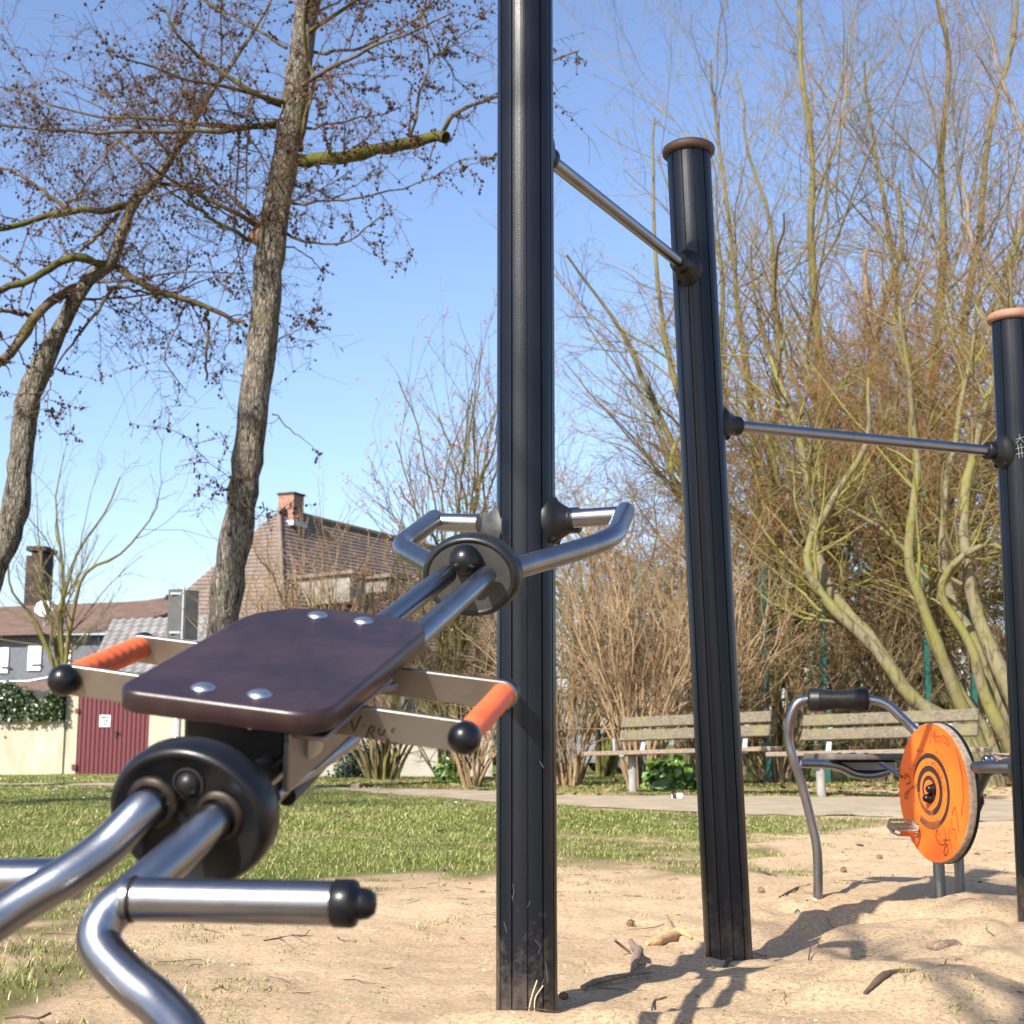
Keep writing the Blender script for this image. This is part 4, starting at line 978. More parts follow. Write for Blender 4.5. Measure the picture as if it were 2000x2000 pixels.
def stemp(pts, Y, base, dy=0.0):
    out = [np.array(base)-[0, 0, .2]]
    for i, (x, y) in enumerate(pts): out.append(at(x, y, Y+dy*(i+1)/len(pts)))
    return out
MOS = ('moss_bark', 'moss_branch', 'twig_olive')
# mossy leaning stems behind the right bench
b = gb(1935, 18.2)
bare_tree('mossy_tree', 'yellow-green mossy stem leaning left behind the right bench', b, [(stemp([(1885, 1440), (1778, 1365), (1700, 1262), (1617, 1160), (1585, 1060), (1582, 960), (1550, 820), (1500, 700)], 18.4, b, 1.2), .125, .03), (stemp([(1885, 1440), (1778, 1365), (1700, 1262), (1617, 1160), (1590, 1060), (1640, 960), (1690, 860), (1700, 740)], 18.4, b, .3), .12, .02)], 51, MOS, d=(2.6, 3.4, 4.2, 4.5), t0=.4, trop=.02, group='mossy stems behind the right bench')
b = gb(1950, 18.8)
bare_tree('mossy_tree', 'pale mossy stem rising just left of the shortest post', b, [(stemp([(1925, 1460), (1870, 1360), (1808, 1230), (1787, 1120), (1797, 1000), (1800, 880), (1770, 730), (1760, 600)], 19, b, -.8), .115, .02), (stemp([(1925, 1460), (1870, 1360), (1808, 1230), (1787, 1120), (1740, 1050), (1690, 1000), (1600, 960)], 19, b, .9), .11, .015)], 52, MOS, d=(2.4, 3.2, 4.2, 4.5), t0=.4, trop=.02, group='mossy stems behind the right bench')
b = gb(2010, 18.5)
bare_tree('mossy_tree', 'curving mossy stem passing behind the shortest post', b, [(stemp([(1990, 1480), (1955, 1410), (1900, 1270), (1850, 1160), (1832, 1050), (1850, 900), (1866, 800), (1900, 640)], 18.6, b, 1.0), .12, .02), (stemp([(1990, 1480), (1955, 1410), (1900, 1270), (1850, 1160), (1870, 1090), (1930, 1060), (1990, 1080)], 18.6, b, -.6), .115, .02)], 53, MOS, d=(2.2, 3.2, 4.2, 4.5), t0=.4, trop=.02, group='mossy stems behind the right bench')
b = gb(2080, 18.0)
bare_tree('mossy_tree', 'rightmost mossy stem, half hidden by the shortest post', b, [(stemp([(2030, 1440), (1985, 1360), (1955, 1280), (1910, 1150), (1880, 1040), (1892, 950), (1925, 850), (1940, 700), (1900, 560)], 18.2, b, .5), .13, .02), (stemp([(2060, 1440), (2050, 1200), (2030, 900), (1990, 640), (1960, 480)], 18.2, b, -1), .12, .02)], 54, ('moss_bark', 'olive_bark', 'twig_red'), d=(2.4, 3.2, 4.2, 4.6), t0=.35, trop=.03, group='mossy stems behind the right bench')
# stout brown forked tree further back
b = gb(1740, 24)
bare_tree('forked_tree', 'stout brown tree forking low behind the mossy stems', b, [(stemp([(1738, 1400), (1735, 1290), (1700, 1225), (1620, 1180), (1540, 1110), (1470, 1040), (1400, 980)], 24, b, -1.5), .24, .04), (stemp([(1738, 1400), (1742, 1290), (1790, 1230), (1860, 1190), (1960, 1160), (2080, 1150)], 24, b, 1), .22, .05), (stemp([(1738, 1400), (1740, 1280), (1745, 1150), (1740, 950), (1720, 700), (1700, 500)], 24, b, .5), .22, .04)], 55, ('brown_bark', 'brown_bark', 'twig_red'), d=(1.6, 2.2, 3.4, 4.0), t0=.3, trop=.03)
RED = ('olive_bark', 'olive_bark', 'twig_red'); OLI = ('olive_bark', 'olive_bark', 'twig_olive')
GT = 'tall bare trees beyond the benches'
b = gb(1640, 27)
bare_tree('tall_tree', 'tall bare tree with dense reddish twigs above the pedal machine', b, [(stemp([(1640, 1200), (1630, 900), (1590, 640), (1575, 400), (1575, 150), (1555, -60)], 27, b), 0.150, .03), (stemp([(1640, 1200), (1660, 900), (1700, 700), (1740, 520), (1760, 350)], 27, b, 2), 0.122, .03), (stemp([(1640, 1200), (1600, 950), (1530, 760), (1480, 620), (1470, 480)], 27, b, -2), 0.109, .02)], 61, ('olive_bark', 'twig_olive', 'twig_olive'), d=(1.7, 2.2, 3.2, 3.8), ang=(38, 40, 42, 44), t0=.25, trop=.05, group=GT, lim_max=(60, 520, 2700, 5200), rmin=.0026)
b = gb(1830, 29)
bare_tree('tall_tree', 'tall bare tree with straight upright leaders near the right edge', b, [(stemp([(1830, 1200), (1835, 800), (1840, 500), (1832, 200), (1825, -80)], 29, b), 0.163, .03), (stemp([(1830, 1200), (1860, 700), (1900, 450), (1960, 200), (1990, 0), (2000, -120)], 29, b, 1), 0.136, .03), (stemp([(1830, 1200), (1790, 800), (1740, 500), (1700, 260), (1690, 120)], 29, b, -1), 0.116, .02)], 62, ('olive_bark', 'twig_olive', 'twig_olive'), d=(1.5, 2.0, 3.0, 3.6), ang=(36, 38, 42, 44), t0=.25, trop=.055, group=GT, lim_max=(60, 520, 2700, 5200), rmin=.0026)
b = gb(1400, 25)
bare_tree('tall_tree', 'slender pale bare tree seen between the two taller posts', b, [(stemp([(1380, 1200), (1330, 930), (1250, 720), (1180, 600), (1110, 500)], 25, b, -1), 0.102, .02), (stemp([(1380, 1200), (1350, 900), (1300, 650), (1270, 430), (1280, 230)], 25, b, .5), 0.102, .018), (stemp([(1380, 1200), (1400, 900), (1410, 650), (1395, 420), (1370, 250)], 25, b, 1.5), 0.102, .018)], 63, ('olive_bark', 'twig_olive', 'twig_olive'), d=(1.7, 1.8, 2.4, 2.8), ang=(38, 38, 40, 42), t0=.3, trop=.045, group=GT, lim_max=(60, 480, 2400, 4200), rmin=.0026)
b = gb(1490, 28)
bare_tree('tall_tree', 'tall thin-topped bare tree right of the middle post', b, [(stemp([(1480, 1200), (1470, 850), (1440, 560), (1400, 300), (1390, 120)], 28, b), 0.116, .02), (stemp([(1490, 1200), (1520, 800), (1500, 450), (1460, 250), (1430, 130)], 28, b, 1), 0.102, .018)], 64, ('olive_bark', 'twig_olive', 'twig_olive'), d=(1.6, 1.9, 2.8, 3.2), ang=(36, 38, 42, 44), t0=.25, trop=.05, group=GT, lim_max=(55, 420, 2000, 3800), rmin=.0026)
b = gb(2120, 22)
bare_tree('tall_tree', 'bushy red-twigged bare tree leaning in from the right edge', b, [(stemp([(2100, 1100), (2040, 800), (1960, 600), (1900, 450), (1870, 330)], 22, b), 0.116, .02), (stemp([(2110, 1100), (2080, 700), (2020, 400), (1960, 220), (1950, 80)], 22, b, 1), 0.116, .02), (stemp([(2080, 1000), (1990, 800), (1880, 700), (1760, 650), (1680, 600)], 22, b, -1), 0.068, .015)], 65, ('brown_bark', 'brown_bark', 'twig_red'), d=(1.9, 2.4, 3.4, 4.0), ang=(42, 44, 46, 46), t0=.25, trop=.03, group=GT, lim_max=(60, 520, 2700, 5200), rmin=.0026)
b = gb(1560, 22)
bare_tree('small_tree', 'crooked olive tree low in the middle of the tangle', b, [(stemp([(1560, 1300), (1550, 1150), (1500, 1050), (1420, 1000), (1380, 900)], 22, b), .10, .015), (stemp([(1560, 1300), (1580, 1100), (1620, 950), (1600, 800), (1560, 660)], 22, b, 1), .11, .015), (stemp([(1560, 1300), (1530, 1120), (1470, 900), (1440, 780)], 22, b, -1), .09, .012)], 66, ('olive_bark', 'olive_bark', 'twig_red'), d=(2.4, 2.8, 3.4, 4), ang=(46, 46, 48, 48), t0=.2, trop=.02, lim_max=(90, 900, 4500, 8000))

def tangle(label, base, h, spread, nst, seed, mats, group, lim_max=(110, 1100, 5200, 12000)):
    """crooked bushy tree: stems wander, branches spread sideways, the twigs form a dense net"""
    rng = np.random.default_rng(seed); st = []
    for i in range(nst):
        a = 6.283*i/nst+rng.uniform(-.5, .5); o = np.array([math.cos(a), math.sin(a), 0]); p = np.array(base)+o*.15; k = rng.uniform(.35, 1); hh = h*rng.uniform(.75, 1)
        pts = [p-[0, 0, .2]]
        for t in (.2, .4, .6, .8, 1): pts.append(p+o*spread*k*t**1.3+np.array([0, 0, hh*t])+np.append(rng.normal(0, .05*h*t**.5, 2), 0))
        st.append((pts, rng.uniform(.07, .11), .014))
    return bare_tree('tangled_tree', label, base, st, seed, mats, d=(3.0, 3.8, 4.6, 4.8), ang=(52, 52, 50, 48), lf=(.40, .46, .50, .5), trop=.012, t0=.16, rmin=.0032, group=group, wob=(.16, .20, .22, .22), crook=.02, lim_max=lim_max)
GR = 'tangled reddish trees behind the benches'
tg1 = tangle('reddish tangled tree filling the space right of the middle post', gb(1500, 22.5), 8.0, 2.4, 6, 201, ('moss_branch', 'moss_branch', 'twig_red'), GR)
tg2 = tangle('olive and red tangled tree behind the lower pull-up bar', gb(1700, 24), 9.2, 2.8, 6, 202, ('moss_branch', 'moss_branch', 'twig_red'), GR)
dup(tg1, gb(1850, 23), 2.1, 1.1, 'tangled tree above the orange disc')
dup(tg2, gb(2040, 25), 4.0, 1.05, 'tangled tree at the right edge behind the shortest post')
dup(tg1, gb(1180, 30), 5.0, .85, 'lower tangled tree between the tallest and the middle post')
# pale little tree in front of the slate house
b = gb(125, 44)
bare_tree('small_tree', 'pale bare tree with yellowish limbs before the slate house', b, [(stemp([(128, 1330), (125, 1230), (130, 1160), (150, 1100), (190, 1010), (230, 930)], 44, b), .13, .02), (stemp([(128, 1330), (122, 1220), (125, 1100), (115, 980), (130, 890)], 44, b, 1), .12, .015), (stemp([(110, 1330), (85, 1250), (40, 1180), (15, 1120), (20, 1020)], 44, b, -1), .10, .015), (stemp([(128, 1330), (140, 1200), (170, 1130), (240, 1090), (300, 1000), (320, 940)], 44, b, -1), .11, .012), (stemp([(120, 1330), (100, 1190), (70, 1090), (70, 960)], 44, b, 1), .09, .012)], 67, ('olive_bark', 'olive_bark', 'twig_grey'), d=(1.5, 1.9, 2.4, 2.4), ang=(40, 40, 42, 42), t0=.35, trop=.045, rmin=.004, lim_max=(60, 500, 2400, 4000))
def shrub(name, label, base, h, spread, nst, seed, mats, d=(2.2, 2.8, 3.6, 3.6), rs=.02, trop=.03, buds=0, group=None, lim_max=(300, 1800, 6000, 9000), ang=(32, 36, 40, 42), arch=.0, t0=.15):
    rng = np.random.default_rng(seed); st = []
    for i in range(nst):
        a = rng.uniform(0, 6.283); k = rng.uniform(.1, 1)**.7; hh = h*rng.uniform(.6, 1)*(1-.25*k)
        o = np.array([math.cos(a), math.sin(a), 0])
        p0 = np.array(base)+o*rng.uniform(.02, .22)*spread*.5-[0, 0, .1]
        pts = [p0+[0, 0, 0]]
        for t in (.25, .5, .75, 1): pts.append(p0+o*spread*k*t**(1.1)+np.array([0, 0, hh*(t**.85)*(1-arch*k*t*t)])+rng.normal(0, .04*h*t, 3))
        st.append((pts, rs*rng.uniform(.6, 1.2), rs*.25))
    return bare_tree(name, label, base, st, seed, mats, d=d, ang=ang, lf=(.4, .5, .5, .5), trop=trop, t0=t0, rmin=.0028, buds=buds, cat='shrub', group=group, ks=(8, 6, 5, 4), sides=(6, 4, 3, 3, 3), lim_max=lim_max)
TAN = ('twig_tan', 'twig_tan', 'twig_tan'); GS = 'bare shrubs along the path'
sh1 = shrub('bare_shrub', 'big tan twiggy shrub directly behind the left bench', gb(1250, 17.9), 3.5, 1.35, 46, 71, TAN, group=GS, lim_max=(260, 1500, 4200, 6000))
sh2 = shrub('bare_shrub', 'tan twiggy shrub just right of the tallest post', gb(1110, 19.2), 4.0, 1.5, 36, 72, ('twig_tan', 'twig_tan', 'twig_olive'), group=GS)
shrub('bare_shrub', 'low spiky shrub just left of the tallest post', gb(925, 18.6), 1.6, .75, 26, 73, TAN, d=(1.6, 1.8, 2, 2), group=GS, lim_max=(120, 300, 700, 900))
shrub('bare_shrub', 'loose straw-coloured shrub in front of the brown-roofed house', gb(585, 25), 5.1, 1.9, 60, 74, ('twig_tan', 'twig_tan', 'twig_tan'), d=(1.0, 1.2, 1.8, 2), ang=(22, 24, 30, 34), group=GS, lim_max=(240, 1100, 4200, 6000))
shrub('budding_tree', 'pink-budded slender tree behind the loop bracket', gb(880, 25), 8.2, 2.3, 20, 75, ('olive_bark', 'olive_bark', 'twig_pink'), d=(1.5, 1.8, 2.4, 2.6), rs=.045, trop=.06, buds=.30, ang=(30, 34, 38, 40), lim_max=(260, 1600, 6500, 11000))
shrub('budding_shrub', 'reddish budding shrub left of the loop bracket', gb(745, 23), 4.6, 2.0, 24, 76, ('olive_bark', 'twig_pink', 'twig_pink'), d=(1.6, 2.0, 2.8, 3), rs=.03, buds=.12, lim_max=(260, 1700, 7500, 13000), ang=(40, 42, 44, 44))
shrub('bare_shrub', 'olive shrub hanging over the low wall behind the orange grip', gb(880, 22), 3.6, 1.4, 22, 77, ('olive_bark', 'olive_bark', 'twig_olive'), group=GS, lim_max=(200, 900, 2400, 3000))
sh8 = shrub('bare_shrub', 'dense brown shrub between the middle post and the roller', gb(1520, 20.5), 3.2, 1.5, 38, 78, ('twig_tan', 'twig_olive', 'twig_red'), group=GS, lim_max=(300, 1600, 5000, 7500))
sh9 = dup(sh8, gb(1720, 21), 1.3, .95, 'dense brown shrub behind the right bench back')
sh10 = dup(sh1, gb(1400, 19.5), 2.1, 1.05, 'tan shrub half hidden by the middle post')
sh11 = dup(sh8, gb(1985, 21), 2.6, 1.1, 'dense brown shrub beside the shortest post')
# the far wood as one mass
def far_wood():
    rng = np.random.default_rng(90); st = []
    for i in range(60):
        x = rng.uniform(.5, 22); y = rng.uniform(33, 44); 
        if x < 3: y = rng.uniform(38, 48)
        h = rng.uniform(4, 9.5)*(1 if x > 4 else .75); z = float(H(x, y)); p = np.array([x, y, z-.2]); pts = [p]
        for t in (.3, .6, 1): pts.append(p+np.array([rng.normal(0, .5)*t, rng.normal(0, .5)*t, h*t]))
        st.append(as_set(pts, [rng.uniform(.06, .13), .015], 14))
    S = cat_sets(st, 14)
    g1 = spawn(rng, S, 2.4, .08, 1, 45, 14, .36, .3, .5, 7, .09, (0, 0, .05), None, .010, .4, .3, maxn=1200)
    g2 = spawn(rng, g1, 2.6, .1, 1, 42, 14, .5, .35, .55, 5, .12, (0, 0, .03), None, .007, .25, .4, maxn=5000)
    g3 = spawn(rng, g2, 3.0, .1, 1, 44, 15, .55, .35, .6, 4, .14, (0, 0, .02), None, .0055, .15, .5, maxn=8000)
    V, Q = tubes_np([(S, 5), (g1, 3), (g2, 3), (g3, 3)])
    tag(quads_obj('far_wood', V, Q, M['far_twig'], org=(10, 40, 0)), kind='stuff')
M['far_twig'] = simple('far_tangle', (.13, .105, .065), (.21, .165, .105), .5, .95, spec=.05)
far_wood()
# trees outside the frame whose shade falls into it
t_ = dup(larch1, (-8.6, 6.3, 0), 2.2, .95, 'larch standing out of view on the left, shading the lawn')
t2_ = dup(larch2, (-19.5, 9.0, 0), 1.0, 1.1, 'second larch out of view on the left')
# ------------------------------------------------------------------ buildings
def tile_mat(name, c1, c2, sc=3.0):
    m, nt, b = new_mat(name); b.inputs['Roughness'].default_value = .8
    v = coords(nt); c = ramp(nt, noise_tex(nt, sc, 8, .75, v), [(.3, c1), (.7, c2)])
    vo = nd(nt, 'ShaderNodeTexVoronoi'); vo.inputs['Scale'].default_value = 3.2; nt.links.new(v, vo.inputs['Vector'])
    mm = nd(nt, 'ShaderNodeMix', data_type='RGBA', blend_type='MULTIPLY'); mm.inputs['Factor'].default_value = .5
    ca = [x for x in mm.inputs if x.type == 'RGBA']; nt.links.new(c, ca[0])
    nt.links.new(ramp(nt, vo.outputs['Color'], [(.2, (.7, .7, .7)), (.8, (1.15, 1.1, 1.1))]), ca[1])
    nt.links.new([x for x in mm.outputs if x.type == 'RGBA'][0], b.inputs['Base Color']); return m
M['tile_brown'] = tile_mat('brown_roof_tiles', (.12, .092, .075), (.19, .148, .12))
M['tile_red'] = tile_mat('red_roof_tiles', (.125, .08, .062), (.18, .115, .088))
M['tile_grey'] = tile_mat('grey_pantiles', (.17, .165, .155), (.26, .25, .235))
M['slate'] = simple('slate_cladding', (.075, .085, .10), (.11, .12, .135), 6, .6)
M['cream_wall'] = simple('cream_render', (.38, .345, .245), (.45, .41, .305), 1.2, .9, bscale=30, bstr=.15, detail=7)
M['cream_wall'] = simple('cream_render', (.33, .295, .21), (.45, .41, .305), 1.6, .9, bscale=30, bstr=.15, stretch=(2.2, 2.2, .5), detail=9)
M['dormer_wall'] = simple('weathered_dormer', (.15, .138, .115), (.24, .22, .185), 2, .9)
M['pale_wall'] = simple('pale_render', (.29, .27, .225), (.38, .355, .30), 1.0, .9)
M['white_paint'] = simple('white_paint', (.74, .74, .72), (.8, .8, .79), 5, .5)
M['glass_dark'] = simple('window_glass', (.03, .035, .04), None, rough=.08, spec=.6)
M['red_door'] = simple('dark_red_door', (.085, .011, .017), (.115, .016, .022), 5, .55, stretch=(8, 8, 1))
M['brick'] = simple('chimney_brick', (.20, .095, .065), (.30, .17, .12), 9, .9)
M['brick_dark'] = simple('dark_brick', (.02, .014, .013), (.06, .03, .025), 5, .9)
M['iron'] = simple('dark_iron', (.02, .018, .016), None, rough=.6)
M['lead'] = simple('sheet_lead', (.28, .29, .31), (.36, .37, .39), 6, .5)
M['sign_back_shaded'] = simple('grey_shaded_sign_back', (.055, .057, .058), (.08, .082, .082), 5, .55, .3)  # grey darkened so the colour holds the shade on the sign's back
M['teal'] = simple('teal_fence_paint', (.006, .062, .048), (.01, .09, .07), 6, .55)
M['soil'] = simple('dark_soil', (.05, .04, .03), (.1, .08, .06), 6, .95)
def roof_plane(mb, e0, e1, r0, r1, rows, lap=.03, pan=0, pitch_=.3):
    """tiled slope from the eave e0-e1 up to the ridge r0-r1: every course overlaps the one below; pan>0 makes rolled pantiles"""
    e0, e1, r0, r1 = [np.asarray(p, float) for p in (e0, e1, r0, r1)]
    nrm = unit(np.cross(e1-e0, r0-e0)); nrm = nrm if nrm[2] > 0 else -nrm
    for i in range(rows):
        a, b = i/rows, (i+1)/rows
        p0, p1 = e0+(r0-e0)*a, e1+(r1-e1)*a; q0, q1 = e0+(r0-e0)*b, e1+(r1-e1)*b
        if not pan:
            mb.add([p0+nrm*lap, p1+nrm*lap, q1+nrm*.004, q0+nrm*.004, p0, p1], [(0, 1, 2, 3), (4, 5, 1, 0)], False)
        else:
            m = max(8, int(np.linalg.norm(p1-p0)/pitch_*6)); t = np.linspace(0, 1, m+1)[:, None]
            w = (.5+.5*np.sin(np.arange(m+1)*2*math.pi/6))[:, None]*.05
            lo = p0+(p1-p0)*t+nrm*(lap+w); hi = q0+(q1-q0)*t+nrm*(.004+w); ba = p0+(p1-p0)*t
            V = np.concatenate([lo, hi, ba]); k = m+1
            F = [(j, j+1, k+j+1, k+j) for j in range(m)]+[(2*k+j, 2*k+j+1, j+1, j) for j in range(m)]
            mb.add(V, F, False)
def zg(Y): return float(H(0, Y))
def wall_box(mb, x0, x1, y0, y1, z0, z1): mb.box(((x0+x1)/2, (y0+y1)/2, (z0+z1)/2), (x1-x0)/2, (y1-y0)/2, (z1-z0)/2)
def window(parent, c, w, h, fr=.07):
    """window facing -Y"""
    c = np.asarray(c, float); mb = MB()
    for s in (-1, 1):
        mb.box(c+[s*(w/2-fr/2), -.04, 0], fr/2, .04, h/2); mb.box(c+[0, -.043, s*(h/2-fr/2)], w/2-fr*.9, .04, fr/2)
    mb.box(c+[0, -.038, 0], fr*.35, .036, h/2-fr); f = mb.build('window', M['white_paint'], parent)
    MB().box(c+[0, -.012, 0], w/2-fr*.6, .012, h/2-fr*.6).build('pane', M['glass_dark'], f); return f
# garage with the red double door
YG = 38.0; zb = zg(YG)
X = lambda px, Y=YG: (px-1000)/FPX*(at(1000, 1400, Y)[1]*cp+(at(1000, 1400, Y)[2]-CAMH)*sp)
Z = lambda py, Y=YG: float(at(1000, py, Y)[2])
ga = thing('garage', 'cream garage with dark red double doors and grey pantile roof', 'garage', (X(230), YG, zb))
mb = MB(); xl, xr, dl_, dr_ = X(128), X(372), X(152), X(292); dtop = Z(1352)
wall_box(mb, xl, dl_, YG, YG+5, zb-.3, Z(1330)); wall_box(mb, dr_, xr, YG, YG+5, zb-.3, Z(1318)); wall_box(mb, dl_, dr_, YG+.002, YG+5, dtop, Z(1322))
mb.build('wall', M['cream_wall'], ga)
mb = MB(); nb = 16
for i in range(nb):
    x0 = dl_+(dr_-dl_)*i/nb; x1 = dl_+(dr_-dl_)*(i+1)/nb
    mb.box(((x0+x1)/2, YG+.06, (zb+dtop)/2-.02), (x1-x0)/2-.008, .03, (dtop-zb)/2+.02, bev=.008)
mb.box(((dl_+dr_)/2, YG+.10, (zb+dtop)/2), (dr_-dl_)/2, .02, (dtop-zb)/2)
dr = mb.build('door', M['red_door'], ga)
mb = MB(); mb.box((dl_-.02, YG-.01, Z(1388)), .05, .03, .05); mb.box((dl_-.03, YG-.01, Z(1498)), .06, .03, .07); mb.build('hinge', M['red_door'], dr)
mb = MB(); mb.box((X(228), YG, Z(1434)), .03, .015, .08); mb.tube([(X(228), YG-.02, Z(1430)), (X(233), YG-.06, Z(1428))], .02, 8); mb.build('handle', M['iron'], dr)
sg = MB().box((X(205), YG+.015, Z(1408)), (X(216)-X(195))/2, .008, (Z(1396)-Z(1419))/2).build('door_notice', M['white_paint'], ga)
mb = MB()
for (yy, a, b) in ((1401.5, 197.5, 214), (1408, 198.5, 213), (1414, 201, 210)):
    xx = a
    while xx < b-1.5:
        w_ = 1.2+1.3*abs(math.sin(xx*3.1)); mb.box((X(xx+w_/2), YG+.0045, Z(yy)), (X(w_+1000)-X(1000))/2, .002, .016+.008*abs(math.sin(xx*5))); xx += w_+.45
mb.build('lettering', M['ink'], sg)
mb = MB(); rd0, rd1 = Z(1318), Z(1207)
roof_plane(mb, (X(172), YG-.25, rd0), (X(392), YG-.25, rd0-.02), (X(212, 41.5), 41.5, Z(1212, 41.5)), (X(410, 41.5), 41.5, Z(1203, 41.5)), 12, .035, 1, .26)
rf = mb.build('roof', M['tile_grey'], ga)
MB().tube([(X(392)+.05, YG-.27, rd0), (X(410, 41.5)+.05, 41.5, Z(1203, 41.5))], .07, 6).build('bargeboard', M['iron'], rf)
MB().tube([(X(346), YG-.09, zb-.1), (X(346), YG-.09, Z(1330))], .045, 10).build('downpipe', M['white_paint'], ga)
# planter wall with ivy, left of the garage
pw = thing('garden_wall', 'low cream wall topped with clipped dark ivy at the left edge', 'wall', (X(40), YG-.1, zb))
mb = MB(); wall_box(mb, -24, xl-.004, YG-.06, YG+.4, zb-.3, Z(1411)); mb.build('wall', M['cream_wall'], pw)
MB().box(((-24+xl)/2-.01, YG+.17, Z(1410)+.01), (xl+24)/2-.03, .26, .035).build('coping', M['cream_wall'], pw)
def leaf_mass(name, n, sampler, size, mat, parent=None, org=None, seed=1, kind=None):
    g = np.random.default_rng(seed); P, Nn = sampler(g, n); n = len(P)
    Nn = unit(Nn+g.normal(0, .55, (n, 3))); T = perp(g, Nn); B = np.cross(Nn, T); s = size*g.uniform(.6, 1.35, n)[:, None]
    V = np.stack([P-T*s*.55, P+B*s*.42+Nn*s*.06, P+T*s*.65-Nn*s*.1, P-B*s*.42+Nn*s*.06], 1).reshape(-1, 3)
    return quads_obj(name, V, np.arange(n*4).reshape(-1, 4), mat, parent, org, False)
def leaf_mat(name, stops, rough=.4, trans=.0):
    m, nt, b = new_mat(name); b.inputs['Roughness'].default_value = rough
    g = nd(nt, 'ShaderNodeNewGeometry'); nt.links.new(ramp(nt, g.outputs['Random Per Island'], stops), b.inputs['Base Color'])
    if trans: b.inputs['Subsurface Weight'].default_value = trans
    return m
M['ivy'] = leaf_mat('ivy_leaves', [(0, (.012, .024, .008)), (.5, (.022, .042, .012)), (.85, (.05, .075, .02)), (1, (.12, .14, .04))], .32)
M['ivy_mix'] = leaf_mat('variegated_ivy', [(0, (.02, .032, .012)), (.5, (.04, .06, .02)), (.8, (.12, .15, .07)), (1, (.28, .31, .19))], .4)
M['fresh_leaf'] = leaf_mat('fresh_leaves', [(0, (.03, .075, .008)), (.6, (.06, .13, .015)), (1, (.14, .22, .04))], .4)
def hedge_s(x0, x1, y0, y1, z0, z1):
    def f(g, n):
        x = g.uniform(x0, x1, n); top = z1+.22*vnoise(x, 1, .9)+.12*vnoise(x, 7, 3)-.5*np.exp(-((x-X(78))/.25)**2)
        a = g.uniform(0, 1, n); y = np.where(a < .6, y0+.10*g.normal(size=n), g.uniform(y0, y1, n)); z = np.where(a < .6, z0+(top-z0)*g.uniform(0, 1, n)**.8, top+.05*g.normal(size=n))
        N = np.where((a < .6)[:, None], np.array([0, -1, .25]), np.array([0, -.25, 1])); return np.stack([x, y, z], 1), N
    return f
iv = leaf_mass('ivy', 15000, hedge_s(-22, X(127), YG-.2, YG+.5, Z(1408), Z(1340)), .085, M['ivy'], pw, seed=3)
mb = MB(); wall_box(mb, -22, X(126), YG-.02, YG+.35, Z(1410), Z(1352)); mb.build('ivy_core', M['iron'], pw)  # solid dark block filling the hedge behind the leaves
# slate-clad house behind
YH = 47.0; Xh = lambda px: X(px, YH); Zh = lambda py: Z(py, YH)
hs = thing('slate_house', 'low slate-grey house with white windows and a red-brown roof', 'house', (Xh(60), YH, zg(YH)))
mb = MB(); wall_box(mb, -30, Xh(200), YH, YH+8, zg(YH)-.3, Zh(1240)); mb.build('wall', M['slate'], hs)
for (a, b, c, d) in ((-6, 11, 1265, 1315), (49, 75, 1262, 1310), (110, 133, 1255, 1302), (-60, -36, 1268, 1318)):
    mb = MB(); mb.box(((Xh(a)+Xh(b))/2, YH-.03, (Zh(c)+Zh(d))/2), (Xh(b)-Xh(a))/2, .03, (Zh(c)-Zh(d))/2, bev=.01); w_ = mb.build('window', M['white_paint'], hs)
    MB().box(((Xh(a)+Xh(b))/2+.1, YH-.066, Zh(d)+.18), .16, .004, .035).build('vent_slot', M['iron'], w_)
mb = MB(); roof_plane(mb, (-31, YH-.4, Zh(1243)-.35), (Xh(205), YH-.4, Zh(1238)), (-31, YH+5, Z(1212, YH+5)), (Xh(322)+.6, YH+5, Z(1168, YH+5)), 16, .04)
mb.add([(Xh(205), YH-.4, Zh(1238)), (Xh(322)+.6, YH+5, Z(1168, YH+5)), (Xh(205)+2, YH+8, Zh(1250)), (Xh(205), YH, Zh(1330))], [(0, 1, 2, 3)], False)
rf = mb.build('roof', M['tile_red'], hs)
MB().tube([(-30, YH-.45, Zh(1335)-.2), (Xh(60), YH-.45, Zh(1332)), (Xh(104), YH-.45, Zh(1324))], .05, 8).build('gutter', M['galv'], hs)
mb = MB(); roof_plane(mb, (-30, YH-2.4, Z(1352, YH-2.4)), (Xh(200), YH-2.4, Z(1348, YH-2.4)), (-30, YH-.5, Zh(1337)), (Xh(200), YH-.5, Zh(1331)), 5, .04); mb.build('lean_to_roof', M['tile_red'], hs)
# satellite dish on its mast
ds = thing('satellite_dish', 'white satellite dish above the red-brown roof at left', 'satellite dish', (Xh(86), YH+.8, Zh(1225)))
q = at(86, 1189, YH+.8); a = unit(np.array([.15, -.95, .28]))
MB().lathe([(0, .10), (.10, .092), (.20, .07), (.28, .03), (.31, 0), (.305, -.012), (.27, .015), (0, .07)], q, a, 30).build('dish', M['white_paint'], ds)
MB().tube([q+a*.02-[0, 0, .25], q+a*.42-[0, 0, .1]], .015, 8).build('feed_arm', M['galv'], ds); MB().tube([q+[0, .12, .0], q+[0, .14, -.9]], .03, 8).build('mast', M['galv'], ds)
# dark brick chimney stack far left
ck = thing('brick_stack', 'tall dark brick stack rising behind the red-brown roof', 'chimney', (X(48, 60), 60, 0))
mb = MB(); wall_box(mb, X(34, 60), X(46, 60), 60, 61.4, -.5, Z(1085, 60)); mb.build('side', M['brick_dark'], ck)
mb = MB(); wall_box(mb, X(46, 60)+.004, X(68, 60), 59.9, 61.4, -.5, Z(1078, 60)); mb.box((X(56, 60), 60.6, Z(1072, 60)), .42, .8, .10); mb.build('stack', M['brick_dark'], ck)
